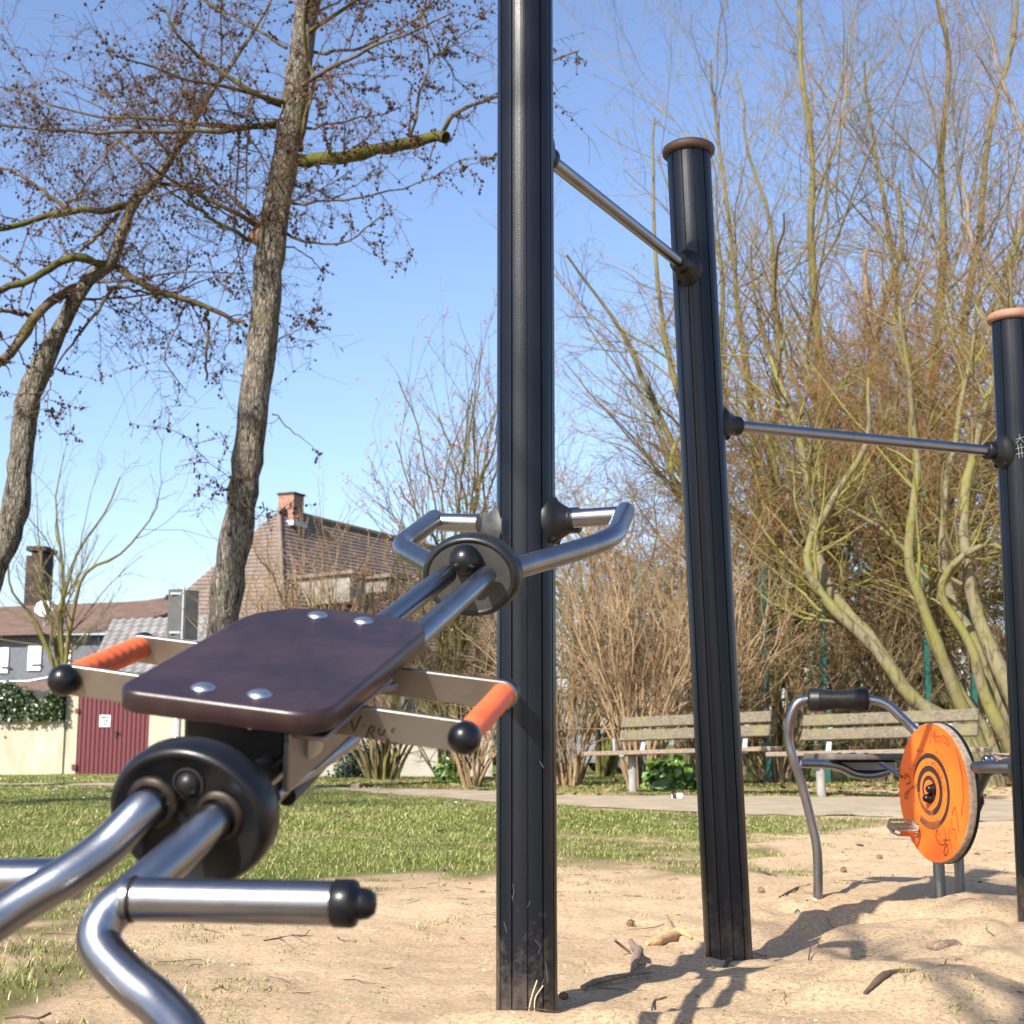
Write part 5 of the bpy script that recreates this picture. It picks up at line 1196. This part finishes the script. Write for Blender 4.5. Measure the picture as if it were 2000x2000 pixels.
# gabled outbuilding with an orange-red roof end
YB = 52.0
ob = thing('outbuilding', 'small red-roofed gable between the slate house and the grey sign', 'house', (X(270, YB), YB, -.3))
mb = MB(); wall_box(mb, X(232, YB), X(320, YB), YB, YB+4, -.5, Z(1225, YB)); mb.build('wall', M['brick_dark'], ob)
mb = MB(); roof_plane(mb, (X(232, YB), YB-.3, Z(1222, YB)), (X(300, YB), YB-.3, Z(1222, YB)), (X(245, YB+3), YB+3, Z(1178, YB+3)), (X(314, YB+3), YB+3, Z(1166, YB+3)), 7, .05); mb.build('roof', M['tile_red'], ob)
MB().tube([(X(300, YB)+.05, YB-.3, Z(1222, YB)), (X(314, YB+3)+.1, YB+3, Z(1166, YB+3))], .12, 6).build('verge', M['iron'], ob)
# large brown-roofed house
YR = 48.0
bh = thing('brown_house', 'large house with a steep brown tiled roof and brick chimney', 'house', (X(600, YR), YR, -.28))
def a3(px, py, Y): return at(px, py, Y)
apex = a3(545, 998, 52); ridge2 = a3(960, 1098, 66); eL = a3(352, 1158, 49); eave0 = a3(560, 1335, 46.5); eave1 = a3(1010, 1345, 56)
eLb = a3(165, 1322, 50)
mb = MB()
roof_plane(mb, eLb, eave0, apex-(apex-eLb)*.02, apex, 40, .035)
roof_plane(mb, eave0, eave1, apex, ridge2, 42, .04)
back0 = apex+np.array([2, 9, -6]); mb.add([apex, ridge2, ridge2+np.array([2, 8, -6]), back0], [(0, 1, 2, 3)], False); mb.add([eLb, apex, back0], [(0, 1, 2)], False)
rf = mb.build('roof', M['tile_brown'], bh)
MB().tube([apex+[0, 0, .03], ridge2+[0, 0, .03]], .13, 8).build('ridge_tiles', M['tile_brown'], rf)
MB().tube([apex, eave0], .09, 8).build('hip_tiles', M['tile_brown'], rf)
q = a3(568, 1000, 52.6)
ch = MB().box(q+[0, 0, .0], .34, .34, .62, ((.9, -.42, 0), (.42, .9, 0), (0, 0, 1))).build('chimney', M['brick'], rf)
MB().box(q+[0, 0, .65], .38, .38, .04, ((.9, -.42, 0), (.42, .9, 0), (0, 0, 1))).build('chimney_cap', M['brick_dark'], ch)
MB().box(q+[0, -.1, -.5], .47, .47, .10, ((.9, -.42, 0), (.42, .9, 0), (0, 0, 1))).build('flashing', M['lead'], ch)
mb = MB(); b0 = np.array([eave0[0], eave0[1], 0])+[.1, .5, 0]; b1 = np.array([eave1[0], eave1[1], 0])+[-.1, .5, 0]; bl = np.array([eLb[0], eLb[1], 0])+[.2, .5, 0]
for (p, q_) in ((b0, b1), (bl, b0)):
    d = unit(q_-p); mb.box((p+q_)/2+[0, 0, eave0[2]/2-.2], np.linalg.norm(q_-p)/2, .15, eave0[2]/2+.25, (d, np.cross((0, 0, 1), d), (0, 0, 1)))
mb.build('wall', M['pale_wall'], bh)
dE = unit(eave1-eave0)*[1, 1, 0]; dE = unit(dE); nE = np.array([dE[1], -dE[0], 0])
for (px, py, w_, h_) in ((694, 1150, .75, .95), (770, 1150, 1.0, .7)):
    c = a3(px, py, 46.8+(px-560)*.017); mb = MB(); mb.box(c-nE*1.2, w_/2, 1.3, h_/2, (dE, nE, (0, 0, 1))); d_ = mb.build('dormer', M['dormer_wall'], bh)
    MB().box(c+[0, 0, h_/2+.06]-nE*1.1, w_/2+.15, 1.5, .06, (dE, nE, (0, 0, 1))).build('dormer_roof', M['tile_brown'], d_)
    MB().box(c+nE*.11, w_*.30, .02, h_*.34, (dE, nE, (0, 0, 1))).build('window', M['glass_dark'], d_)
for (px, w_) in ((780, 1.2), (862, 1.0), (930, 1.1)):
    s = (px-560)/450; c = b0+(b1-b0)*s; c[2] = Z(1395, 50); 
    MB().box(c+nE*.17, w_/2, .03, .62, (dE, nE, (0, 0, 1))).build('window', M['glass_dark'], bh); MB().box(c+nE*.16, w_/2+.09, .03, .72, (dE, nE, (0, 0, 1))).build('window_frame', M['white_paint'], bh)
# low garden wall and ivy left of the nearest post
YW = 31.0
lw = thing('garden_wall', 'low pale garden wall behind the variegated ivy', 'wall', (X(760, YW), YW, zg(YW)))
mb = MB(); wall_box(mb, X(612, YW), X(962, YW), YW, YW+.25, zg(YW)-.3, Z(1432, YW)); mb.build('wall', M['pale_wall'], lw)
mb = MB(); wall_box(mb, X(610, YW), X(964, YW), YW-.04, YW+.29, Z(1432, YW), Z(1427, YW)); mb.build('coping', M['lead'], lw)
def blob_s(c, rx, ry, rz):
    def f(g, n):
        d = unit(g.normal(size=(n, 3))); r = g.uniform(.6, 1.05, n)[:, None]; d[:, 2] = np.abs(d[:, 2])
        k = (1+.3*vnoise(d[:, 0]*2+c[0], d[:, 2]*2+d[:, 1], 2))[:, None]; return np.asarray(c)+d*r*k*[rx, ry, rz], d
    return f
q = gb(715, 27); ivb = thing('ivy_bush', 'variegated ivy mound against the low pale wall', 'bush', q)
leaf_mass('leaves', 4200, blob_s(q, .62, .5, .72), .055, M['ivy_mix'], ivb, seed=6)
MB().tube([q, q+[.05, 0, .5]], .03, 8).tube([q+[-.3, 0, 0], q+[-.25, 0, .4]], .02, 8).tube([q+[.3, 0, 0], q+[.33, 0, .45]], .02, 8).build('stem', M['brown_bark'], ivb)
q = gb(1310, 17.3); pl = thing('leafy_plant', 'fresh green leafy clump at the foot of the shrub behind the left bench', 'plant', q)
leaf_mass('leaves', 420, blob_s(q, .33, .25, .36), .11, M['fresh_leaf'], pl, seed=8)
MB().tube([q, q+[0, 0, .18]], .012, 6).build('stem', M['fresh_leaf'], pl)
q = gb(872, 20); pl = thing('leafy_plant', 'small yellow-green plant beside the low spiky shrub', 'plant', q)
leaf_mass('leaves', 160, blob_s(q, .18, .15, .45), .06, M['fresh_leaf'], pl, seed=9); MB().tube([q, q+[0, 0, .3]], .008, 6).build('stem', M['fresh_leaf'], pl)
# traffic sign seen from behind
YS = 30.0; b = np.array([X(350, YS), YS, zg(YS)])
ts = thing('road_sign', 'grey back of a road sign folded over its pole', 'sign', b)
MB().tube([b-[0, 0, .2], np.array([b[0], YS, Z(1147, YS)])], .033, 12).build('pole', M['galv'], ts)
for (x0, x1, y0, y1, k) in ((317, 347, 1150, 1248, .10), (352, 379, 1152, 1250, .16)):
    p0, p1 = X(x0, YS), X(x1, YS); d = unit(np.array([p1-p0, k*(1 if x0 < 340 else -1)*-1, 0]))
    MB().box(((p0+p1)/2, YS+.06, (Z(y0, YS)+Z(y1, YS))/2), (p1-p0)/2, .008, (Z(y0, YS)-Z(y1, YS))/2, (d, np.cross((0, 0, 1), d), (0, 0, 1)), .003).build('panel', M['sign_back_shaded'], ts)
MB().box((b[0]-.12, YS+.03, Z(1159, YS)), .16, .02, .022).build('clamp', M['galv'], ts); MB().box((b[0]-.12, YS+.03, Z(1235, YS)), .16, .02, .022).build('clamp', M['galv'], ts)
# ball-court fence
YF = 20.2; fc = thing('court_fence', 'tall teal mesh fence of the ball court behind the trees', 'fence', (X(1650, YF), YF, zg(YF)))
fx = [1250, 1350, 1498, 1612, 1815, 1905, 2010, 2110]
for i, px in enumerate(fx):
    x = X(px, YF); MB().box((x, YF, 1.35+zg(YF)), .035, .035, 1.75).build('fence_post', M['teal'], fc)
st = []
for x in np.arange(X(1250, YF), X(2110, YF), .10): st.append(([x, YF, .0], [x, YF, 3.0]))
for z in np.arange(.1, 3.05, .2): st.append(([X(1250, YF), YF, z], [X(2110, YF), YF, z]))
P = np.array(st); tubes_obj('mesh_panel', [((P, np.full((len(P), 2), .0022)), 3)], M['teal'], fc)
# parked cars
def car(label, base, rotz, paint):
    t = thing('parked_car', label, 'car', (0, 0, 0), 'cars parked beyond the shrubs')
    prof = [(-2.0, .35), (-2.05, .55), (-2.02, .86), (-1.95, .95), (-1.72, 1.02), (-1.50, 1.38), (-1.35, 1.44), (-.2, 1.47), (.25, 1.42), (.95, .98), (1.75, .86), (1.98, .70), (2.02, .45), (1.95, .30), (-1.9, .28)]
    n_ = len(prof); lev = [(-.84, .0), (-.80, .04), (-.5, .05), (.5, .05), (.80, .04), (.84, .0)]; V = []
    for (x, g) in lev:
        for (y, z) in prof:
            wv = x*(.82 if z > 1.1 else (.97 if z > .9 else 1)); V.append((wv, y, z+(g*.6 if z > 1.3 else 0)))
    mb = MB(); F = [(i*n_+j, i*n_+(j+1) % n_, (i+1)*n_+(j+1) % n_, (i+1)*n_+j) for i in range(len(lev)-1) for j in range(n_)]
    mb.add(V, F, True); mb.add(V[:n_], [tuple(range(n_))], False); mb.add(V[-n_:], [tuple(range(n_))[::-1]], False); mb.build('body', paint, t)
    MB().add([(-.56, -1.735, 1.05), (.56, -1.735, 1.05), (.5, -1.50, 1.40), (-.5, -1.50, 1.40)], [(0, 1, 2, 3)], False).build('rear_window', M['glass_dark'], t)
    for s in (-1, 1):
        MB().add([(s*.825, -1.35, 1.0), (s*.825, .75, 1.0), (s*.705, .15, 1.36), (s*.705, -1.2, 1.38)], [(0, 1, 2, 3)], False).build('side_window', M['glass_dark'], t)
        tl = MB().box((s*.66, -2.03, .84), .15, .03, .085, bev=.015).build('taillight', M['tail_red'], t)
        for y in (-1.25, 1.3):
            w_ = MB().lathe([(.2, -.1), (.30, -.1), (.315, -.07), (.315, .07), (.30, .1), (.2, .1)], (s*.76, y, .315), (s, 0, 0), 22).build('wheel', M['rubber'], t)
            MB().lathe([(0, .075), (.19, .085), (.205, .1), (.205, .06)], (s*.76, y, .315), (s, 0, 0), 18).build('rim', M['galv'], w_)
    MB().box((0, -2.055, .62), .26, .01, .055).build('number_plate', M['white_paint'], t)
    MB().box((0, -2.0, .42), .8, .06, .09, bev=.03).build('bumper', M['plastic'], t)
    t.location = Vector([float(v) for v in base]); t.rotation_euler = (0, 0, rotz); ORG[t.name] = np.asarray(base, float); return t
M['tail_red'] = simple('red_lens', (.75, .012, .012), None, rough=.2)
M['car_dark'] = simple('dark_blue_paint', (.012, .014, .022), None, rough=.3, coat=.6)
M['car_silver'] = simple('silver_paint', (.36, .38, .42), None, rough=.3, metal=.4, coat=.6)
car('dark car with red tail lights, mostly hidden by the tallest post', (X(978, 34), 36.0, zg(35)), R_(4), M['car_dark'])
car('silver grey car behind the shrub left of the left bench', (X(1112, 36), 38.5, zg(36)), R_(-70), M['car_silver'])
mb = MB(); wall_box(mb, -3, 3, 35.9, 36.4, -.4, -.1)

# ------------------------------------------------------------------ grass, daisies, litter
rng = np.random.default_rng(77)
def blades(n, xr, yr, h, w, thin=None, seg=2, seed=1, powr=1.0):
    g = np.random.default_rng(seed); x = g.uniform(xr[0], xr[1], n); y = yr[0]+(yr[1]-yr[0])*g.uniform(0, 1, n)**powr
    # keep to the viewed wedge plus a margin
    keep = np.abs(x) < .40*y+1.0; x, y = x[keep], y[keep]
    f = grassness(x, y); cl = .5+.5*vnoise(x, y, 3.5)+.5*vnoise(x, y, 9)
    far = np.interp(x, FAR[:, 0], FAR[:, 1]); near = np.interp(x, NEAR[:, 0], NEAR[:, 1])
    onpath = (y > near+.06+.15*vnoise(x, y, 3)) & (y < far-.06+.15*vnoise(x, y, 3))
    tn = .5+.55*vnoise(x+17, y, 7)+.3*vnoise(x, y+5, 17); k = (g.random(len(x)) < np.where(f > .75, 1, .9)*smooth(.82-1.0*f, 1.12-1.0*f, tn)*np.clip(cl+.25, .1, 1)) & ~onpath; x, y, f = x[k], y[k], f[k]; m = len(x)
    hh = h*g.uniform(.45, 1.3, m)*(.55+.45*f)*(.8+.5*vnoise(x, y, 2.3)); a = g.uniform(0, 6.283, m); ln = g.uniform(.4, 1.7, m)*hh
    z = H(x, y)-.003; d = np.stack([np.cos(a), np.sin(a)], 1); p = np.stack([-d[:, 1], d[:, 0]], 1)*(w*g.uniform(.6, 1.3, m))[:, None]/2
    b = np.stack([x, y], 1); V = np.empty((m, 5, 3))
    V[:, 0, :2] = b-p; V[:, 1, :2] = b+p; V[:, 0, 2] = V[:, 1, 2] = z
    mid = b+d*(ln*.35)[:, None]; V[:, 2, :2] = mid-p*.8; V[:, 3, :2] = mid+p*.8; V[:, 2, 2] = V[:, 3, 2] = z+hh*.62
    V[:, 4, :2] = b+d*ln[:, None]; V[:, 4, 2] = z+hh*.95
    i = np.arange(m)[:, None]*5
    T = np.concatenate([i+[0, 1, 3], i+[0, 3, 2], i+[2, 3, 4]], 1).reshape(-1, 3)
    return V.reshape(-1, 3), T
def grass_mat():
    m, nt, b = new_mat('grass_blades'); b.inputs['Roughness'].default_value = .55; b.inputs['Specular IOR Level'].default_value = .3
    g = nd(nt, 'ShaderNodeNewGeometry'); c = ramp(nt, g.outputs['Random Per Island'], [(0, (.075, .125, .017)), (.5, (.135, .185, .03)), (.8, (.23, .25, .06)), (.9, (.38, .32, .13)), (1, (.48, .38, .21))])
    d = ramp(nt, g.outputs['Random Per Island'], [(0, (.14, .12, .04)), (.5, (.26, .21, .09)), (1, (.48, .38, .21))])
    f = ramp(nt, noise_tex(nt, .9, 6, .65, coords(nt)), [(.42, (0, 0, 0)), (.70, (.65, .65, .65))])
    nt.links.new(mixc(nt, f, c, d), b.inputs['Base Color']); return m
M['grass'] = grass_mat()
sets = [blades(300000, (-4.2, 4.2), (2.6, 9), .027, .0029, seed=1, powr=.9), blades(330000, (-7, 7), (9, 17), .030, .0050, seed=2), blades(200000, (-15, 8), (16, 38), .036, .010, seed=3)]
V = []; T = []; off = 0
for v, t in sets: V.append(v); T.append(t+off); off += len(v)
tag(quads_obj('grass', np.concatenate(V), np.concatenate(T), M['grass'], org=(0, 8, 0), smoothf=False), kind='stuff')
# daisies dotted through the lawn
n_ = 520; y = rng.uniform(9, 27, n_); x = -.36*y*rng.uniform(.05, 1.1, n_)+rng.normal(0, .3, n_); k = (vnoise(x, y, .35)+.5*vnoise(x, y, 1.2) > -.05) & (grassness(x, y) > .6); x, y = x[k], y[k]
z = H(x, y)+.045; V = []; F = []
for i in range(len(x)):
    r = .013*rng.uniform(.7, 1.4); a = np.arange(6)*math.pi/3; ti = rng.normal(0, .3, 2)
    c = np.stack([x[i]+r*np.cos(a), y[i]+r*np.sin(a), z[i]+r*(np.cos(a)*ti[0]+np.sin(a)*(ti[1]-.35))], 1); V.append(c); F += [(i*6, i*6+1, i*6+2, i*6+3), (i*6, i*6+3, i*6+4, i*6+5)]
M['daisy'] = simple('daisy_white', (.8, .8, .78), None, rough=.8)
tag(quads_obj('daisies', np.concatenate(V), np.array(F), M['daisy'], org=(-3, 18, 0), smoothf=False), kind='stuff')
# leaf litter under the shrubs, woody crumbs on the sand
def flecks(n, xs_, ys_, size, seed, cond=None, aspect=1.6):
    g = np.random.default_rng(seed); x = g.uniform(*xs_, n); y = g.uniform(*ys_, n)
    k = (np.abs(x) < .42*y+.8) & (cond(x, y) if cond else True); x, y = x[k], y[k]; m = len(x); a = g.uniform(0, 6.28, m); s = size*np.exp(g.normal(0, .45, m)); l = aspect*np.exp(g.normal(0, .35, m))
    d = np.stack([np.cos(a), np.sin(a), g.normal(0, .2, m)], 1)*(s*l)[:, None]; p = np.stack([-np.sin(a), np.cos(a), g.normal(0, .35, m)], 1)*s[:, None]*.5
    c = np.stack([x, y, H(x, y)+size*.22], 1); V = np.stack([c-d*.5, c+p, c+d*.5, c-p], 1).reshape(-1, 3); return V, np.arange(m*4).reshape(-1, 4)
M['litter'] = leaf_mat('dry_litter', [(0, (.06, .035, .02)), (.5, (.16, .09, .05)), (.85, (.30, .19, .11)), (1, (.45, .36, .26))], .9)
V, Q = flecks(2600, (-3, 7), (15.2, 22), .035, 4, lambda x, y: y > np.interp(x, FAR[:, 0], FAR[:, 1])-.2)
V2, Q2 = flecks(1300, (-6, 4), (5, 22), .016, 5)
tag(quads_obj('leaf_litter', np.concatenate([V, V2]), np.concatenate([Q, Q2+len(V)]), M['litter'], org=(2, 18, 0), smoothf=False), kind='stuff')
onsand = lambda x, y: grassness(x, y) < .45
V, Q = flecks(5200, (-2.4, 4), (2.5, 10.5), .0036, 7, onsand, 2.5); V2, Q2 = flecks(420, (-2.4, 4), (2.5, 10.5), .004, 8, onsand, 9); V3, Q3 = flecks(4200, (-2.4, 4), (2.5, 8), .0028, 9, onsand, 1.3)
tag(quads_obj('sand_debris', np.concatenate([V, V2]), np.concatenate([Q, Q2+len(V)]), M['litter'], org=(0, 5, 0), smoothf=False), kind='stuff')
M['chip'] = simple('pale_chips', (.5, .45, .38), (.7, .66, .6), 20, .8)
tag(quads_obj('pale_chips', V3, Q3, M['chip'], org=(0, 5, 0), smoothf=False), kind='stuff')
# thin twigs strewn on the sand and turf edge: uncountable small stuff
st = []
for i in range(280):
    x, y = rng.uniform(-1.8, 3.2), rng.uniform(2.6, 9.5); a = rng.uniform(0, 6.28); L = rng.uniform(.03, .13)
    if abs(x) > .42*y+.5 or grassness(x, y) > .6: continue
    pts = []
    for t in np.linspace(-.5, .5, 4):
        xx, yy = x+math.cos(a)*L*t+rng.normal(0, .004), y+math.sin(a)*L*t+rng.normal(0, .004); pts.append((xx, yy, float(H(xx, yy))+.003+abs(rng.normal(0, .002))))
    st.append(pts)
P = np.array(st); tag(tubes_obj('fine_twigs', [((P, np.tile([.0012, .0012, .0010, .0006], (len(P), 1))), 4)], M['dark_twig'] if 'dark_twig' in M else M['litter'], org=(0, 5, 0)), kind='stuff')
# individual sticks, cones and litter
M['stick'] = wood_mat('weathered_stick', (.15, .10, .07), (.36, .27, .20), None, (20, 20, 20))
M['stick_dark'] = simple('dark_twig', (.045, .03, .022), (.10, .065, .045), 30, .9)
M['fresh_wood'] = wood_mat('peeled_wood', (.45, .24, .09), (.72, .48, .27), None, (14, 14, 14))
def lay(p, lift=.0): q = G(*p); q[2] += lift; return q
def stick(label, pxs, r, mat='stick', name='stick', lifts=None, group='sticks lying on the sand', twigs=()):
    P = [lay(p, (r[0] if i < 99 else 0)+(lifts[i] if lifts else 0)) for i, p in enumerate(pxs)]
    t = thing(name, label, 'stick', P[len(P)//2], group)
    c = curve(P, 30); rr = np.interp(np.linspace(0, 1, len(c)), np.linspace(0, 1, len(r)), r)*(1+.1*vnoise(np.arange(len(c)), 3, .7))
    mb = MB().tube(c, rr, 9)
    for tw in twigs: mb.tube(curve([lay(p, .006+.02*k) for k, p in enumerate(tw)], 14), [max(.0012, r[-1]*.5)]*len(curve([lay(p) for p in tw], 14)), 6)
    mb.build('wood', M[mat], t); return t
stick('pale orange peeled wood chunk with a knot, beside the middle post', [(1263, 1847), (1285, 1844), (1310, 1838), (1328, 1830), (1351, 1838)], [.006, .016, .018, .013, .005], 'fresh_wood', 'wood_chunk', [0, 0, .004, .004, 0], None, [[(1306, 1836), (1305, 1829)]])
stick('bent grey-brown stick standing half buried left of the middle post', [(1232, 1852), (1240, 1868), (1248, 1880), (1242, 1896), (1236, 1904)], [.007, .010, .012, .011, .007], lifts=[.012, .02, .022, .012, 0], twigs=[[(1230, 1864), (1214, 1867), (1200, 1872)]])
stick('long straight grey stick lying nearest the camera', [(1138, 1934), (1165, 1929), (1200, 1922), (1240, 1912), (1275, 1906)], [.006, .0075, .007, .004, .002], lifts=[0, .004, .008, .006, .002])
stick('thin splinter leaning behind the peeled wood chunk', [(1303, 1803), (1318, 1815), (1330, 1825)], [.003, .004, .002], lifts=[.02, .012, 0])
stick('flat flaking bark piece in the shade by the shortest post', [(1810, 1852), (1835, 1856), (1865, 1852), (1878, 1845)], [.008, .018, .016, .006], 'stick', 'bark_piece', None, None)
stick('long dark branch half sunk in the shaded sand, bottom right', [(1690, 1962), (1725, 1958), (1755, 1950), (1790, 1941)], [.004, .009, .008, .003], 'stick_dark')
stick('dark root lying across the shadow under the middle post', [(1392, 1893), (1408, 1891), (1424, 1886), (1429, 1879)], [.004, .006, .006, .003], 'stick_dark')
stick('crooked dark twig left of the arched steel leg', [(1522, 1754), (1540, 1746), (1558, 1740), (1572, 1733), (1580, 1728)], [.003, .004, .0035, .002], 'stick_dark', 'twig', None, None, [[(1560, 1739), (1568, 1743), (1585, 1742)]])
stick('short brown twig right of the middle post near the grass', [(1484, 1704), (1498, 1708), (1516, 1713)], [.004, .0055, .002], 'stick_dark', 'twig', None, None)
stick('thin curved twig in the sand right of the tallest post', [(1273, 1975), (1278, 1962), (1290, 1953), (1303, 1948)], [.002, .0025, .0025, .001], 'stick_dark', 'twig', None, None)
stick('forked twig at the grass edge under the foot bar', [(515, 1838), (545, 1833), (580, 1828), (612, 1829)], [.0015, .002, .002, .001], 'stick_dark', 'twig', None, None, [[(570, 1829), (590, 1840), (605, 1850)]])
stick('pale straight twig in the lower left corner', [(10, 1990), (40, 1988), (75, 1985), (98, 1986)], [.002, .003, .003, .002], 'stick_dark', 'twig', None, None)
stick('arched grass-like twig rising from the shaded ripples', [(1578, 1880), (1584, 1868), (1594, 1864), (1606, 1864)], [.002, .002, .002, .001], 'stick_dark', 'twig', [0, .02, .03, .012], None)
def pine_cone(label, px, r):
    q = lay(px, r*.7); t = thing('larch_cone', label, 'cone', q, 'fallen larch cones on the sand'); mb = MB(); g = np.random.default_rng(int(px[0]))
    mb.sphere(q, r*.7, 10, 7, (1, 1, 1.2)); ax = unit(g.normal(size=3)+[0, 0, .3]); T_ = perp(g, ax[None])[0]; B_ = np.cross(ax, T_)
    for i in range(34):
        z = -1+2*(i+.5)/34; a = i*2.4; d = unit((T_*math.cos(a)+B_*math.sin(a))*math.sqrt(max(0, 1-z*z))+ax*z); s_ = unit(np.cross(ax, d)); u_ = unit(ax+d*.5)
        c = q+d*r*.8; mb.add([c-s_*r*.32, c+u_*r*.1+d*r*.25-s_*r*.15, c+u_*r*.42+d*r*.2, c+s_*r*.32], [(0, 1, 2, 3)], False)
    mb.build('scales', M['fallen_cone'], t)
M['fallen_cone'] = simple('dry_cone_scales', (.12, .07, .045), (.26, .16, .10), 60, .9)
for lb, p, r in (('larch cone left of the peeled wood chunk', (1231, 1806), .013), ('larch cone between the middle post and the arched leg', (1486, 1744), .013), ('larch cone beside the jagged shadow of the arched leg', (1647, 1704), .014),
                 ('dark larch cone just behind the arched leg shadow', (1718, 1678), .013), ('reddish cone at the foot of the tallest post', (1101, 1952), .010)):
    pine_cone(lb, p, r)
q = G(1553, 1777); t = thing('curled_twig', 'small curled dark twig loop in the open sand', 'twig', q)
MB().tube(curve([q+[-.03, 0, .004], q+[-.01, 0, .006], q+[.006, .004, .03], q+[.014, 0, .022], q+[.006, -.004, .008], q+[.03, 0, .003]], 30), .0028, 7).build('wood', M['stick_dark'], t)
q = G(1319, 1562); t = thing('crushed_can', 'white crushed can with a dark red end on the gravel path', 'litter', q)
mb = MB().lathe([(0, -.06), (.028, -.058), (.033, -.045), (.030, -.01), (.033, .03), (.028, .055), (0, .058)], q+[.02, 0, .03], (1, .25, .06), 14); mb.build('body', M['white_paint'], t)
MB().lathe([(.031, -.062), (.034, -.05), (.034, -.02), (.0335, -.018)], q+[.02, 0, .03], (1, .25, .06), 14).build('red_end', M['brick_dark'], t)
# dry grass stalks at the foot of the tallest post
q = np.array([P1[0]+.02, P1[1]-.085, 0]); q[2] = float(H(q[0], q[1])); t = thing('dry_stalks', 'two pale dry stalks leaning on the foot of the tallest post', 'grass stalk', q)
mb = MB(); mb.tube(curve([q+[-.02, 0, -.01], q+[-.012, .01, .03], q+[.0, .012, .065]], 14), .0013, 5); mb.tube(curve([q+[-.005, 0, -.01], q+[-.004, .01, .03], q+[.012, .012, .055]], 14), .0011, 5); mb.build('stalk', M['straw'] if 'straw' in M else M['chip'], t)

# ------------------------------------------------------------------ trees behind the camera: their branches shade the sand on the right
b = np.array([-2.84, -3.2, 0.]); rg = np.random.default_rng(7)
def stem_up(o, d, h): o = np.array(o, float); return [o, o+np.array(d)*.3+[0, 0, h*.35], o+np.array(d)*.7+[0, 0, h*.7], o+np.array(d)+[0, 0, h]]
bare_tree('shade_tree', 'bare tree standing behind the viewpoint, shading the sand', b, [(stem_up(b, (.7, .7, 0), 8.5), .17, .04), (stem_up(b, (.9, 1.3, 0), 7.0), .12, .03), (stem_up(b, (1.3, .6, 0), 7.5), .10, .03)], 95, ('brown_bark', 'brown_bark', 'twig_olive'), d=(9.0, 5.0, 4.6, 4.0), lf=(.32, .46, .5, .52), t0=.62, trop=.02, rmin=.0045, lim_max=(110, 1200, 6000, 8000))

# ------------------------------------------------------------------ light, sky, camera
SUN_AZ, SUN_EL = R_(32.5), R_(37.5)          # light travels towards +X/+Y by this angle from +Y
ld_ = Vector((math.sin(SUN_AZ)*math.cos(SUN_EL), math.cos(SUN_AZ)*math.cos(SUN_EL), -math.sin(SUN_EL)))
sl = bpy.data.lights.new('sun', 'SUN'); sl.energy = 4.9; sl.angle = R_(.5); sl.color = (1, .945, .86)
so = link(bpy.data.objects.new('sun', sl)); so.rotation_euler = ld_.to_track_quat('-Z', 'Y').to_euler(); so.location = (-6, -10, 12)
w = bpy.data.worlds.new('World'); scene.world = w; w.use_nodes = True; nt = w.node_tree
sk = nt.nodes.new('ShaderNodeTexSky'); sk.sky_type = 'NISHITA'; sk.sun_disc = False; sk.sun_elevation = SUN_EL; sk.sun_rotation = math.pi+SUN_AZ
sk.air_density = 1.0; sk.dust_density = 1.2; sk.ozone_density = 1.8; sk.altitude = 60
bg = nt.nodes['Background']; tint = nt.nodes.new('ShaderNodeMix'); tint.data_type = 'RGBA'; tint.blend_type = 'MULTIPLY'; tint.inputs[0].default_value = 1; tint.inputs[7].default_value = (1.0, 1.0, 1.09, 1); nt.links.new(sk.outputs['Color'], tint.inputs[6]); nt.links.new(tint.outputs[2], bg.inputs['Color']); bg.inputs['Strength'].default_value = .106
cd = bpy.data.cameras.new('camera'); co = link(bpy.data.objects.new('camera', cd)); co.location = (0, 0, CAMH); co.rotation_euler = (math.pi/2+PITCH, 0, 0)
cd.sensor_width = 36; cd.sensor_fit = 'HORIZONTAL'; cd.lens = FPX/2000*36; cd.clip_start = .05; cd.clip_end = 3000
cd.dof.use_dof = True; cd.dof.focus_distance = 3.6; cd.dof.aperture_fstop = cd.lens/5.2
scene.camera = co
scene.view_settings.view_transform = 'Standard'; scene.view_settings.look = 'None'; scene.view_settings.gamma = 1; scene.view_settings.exposure = 1.1; scene.view_settings.use_curve_mapping = False
scene.render.resolution_x = scene.render.resolution_y = 1024
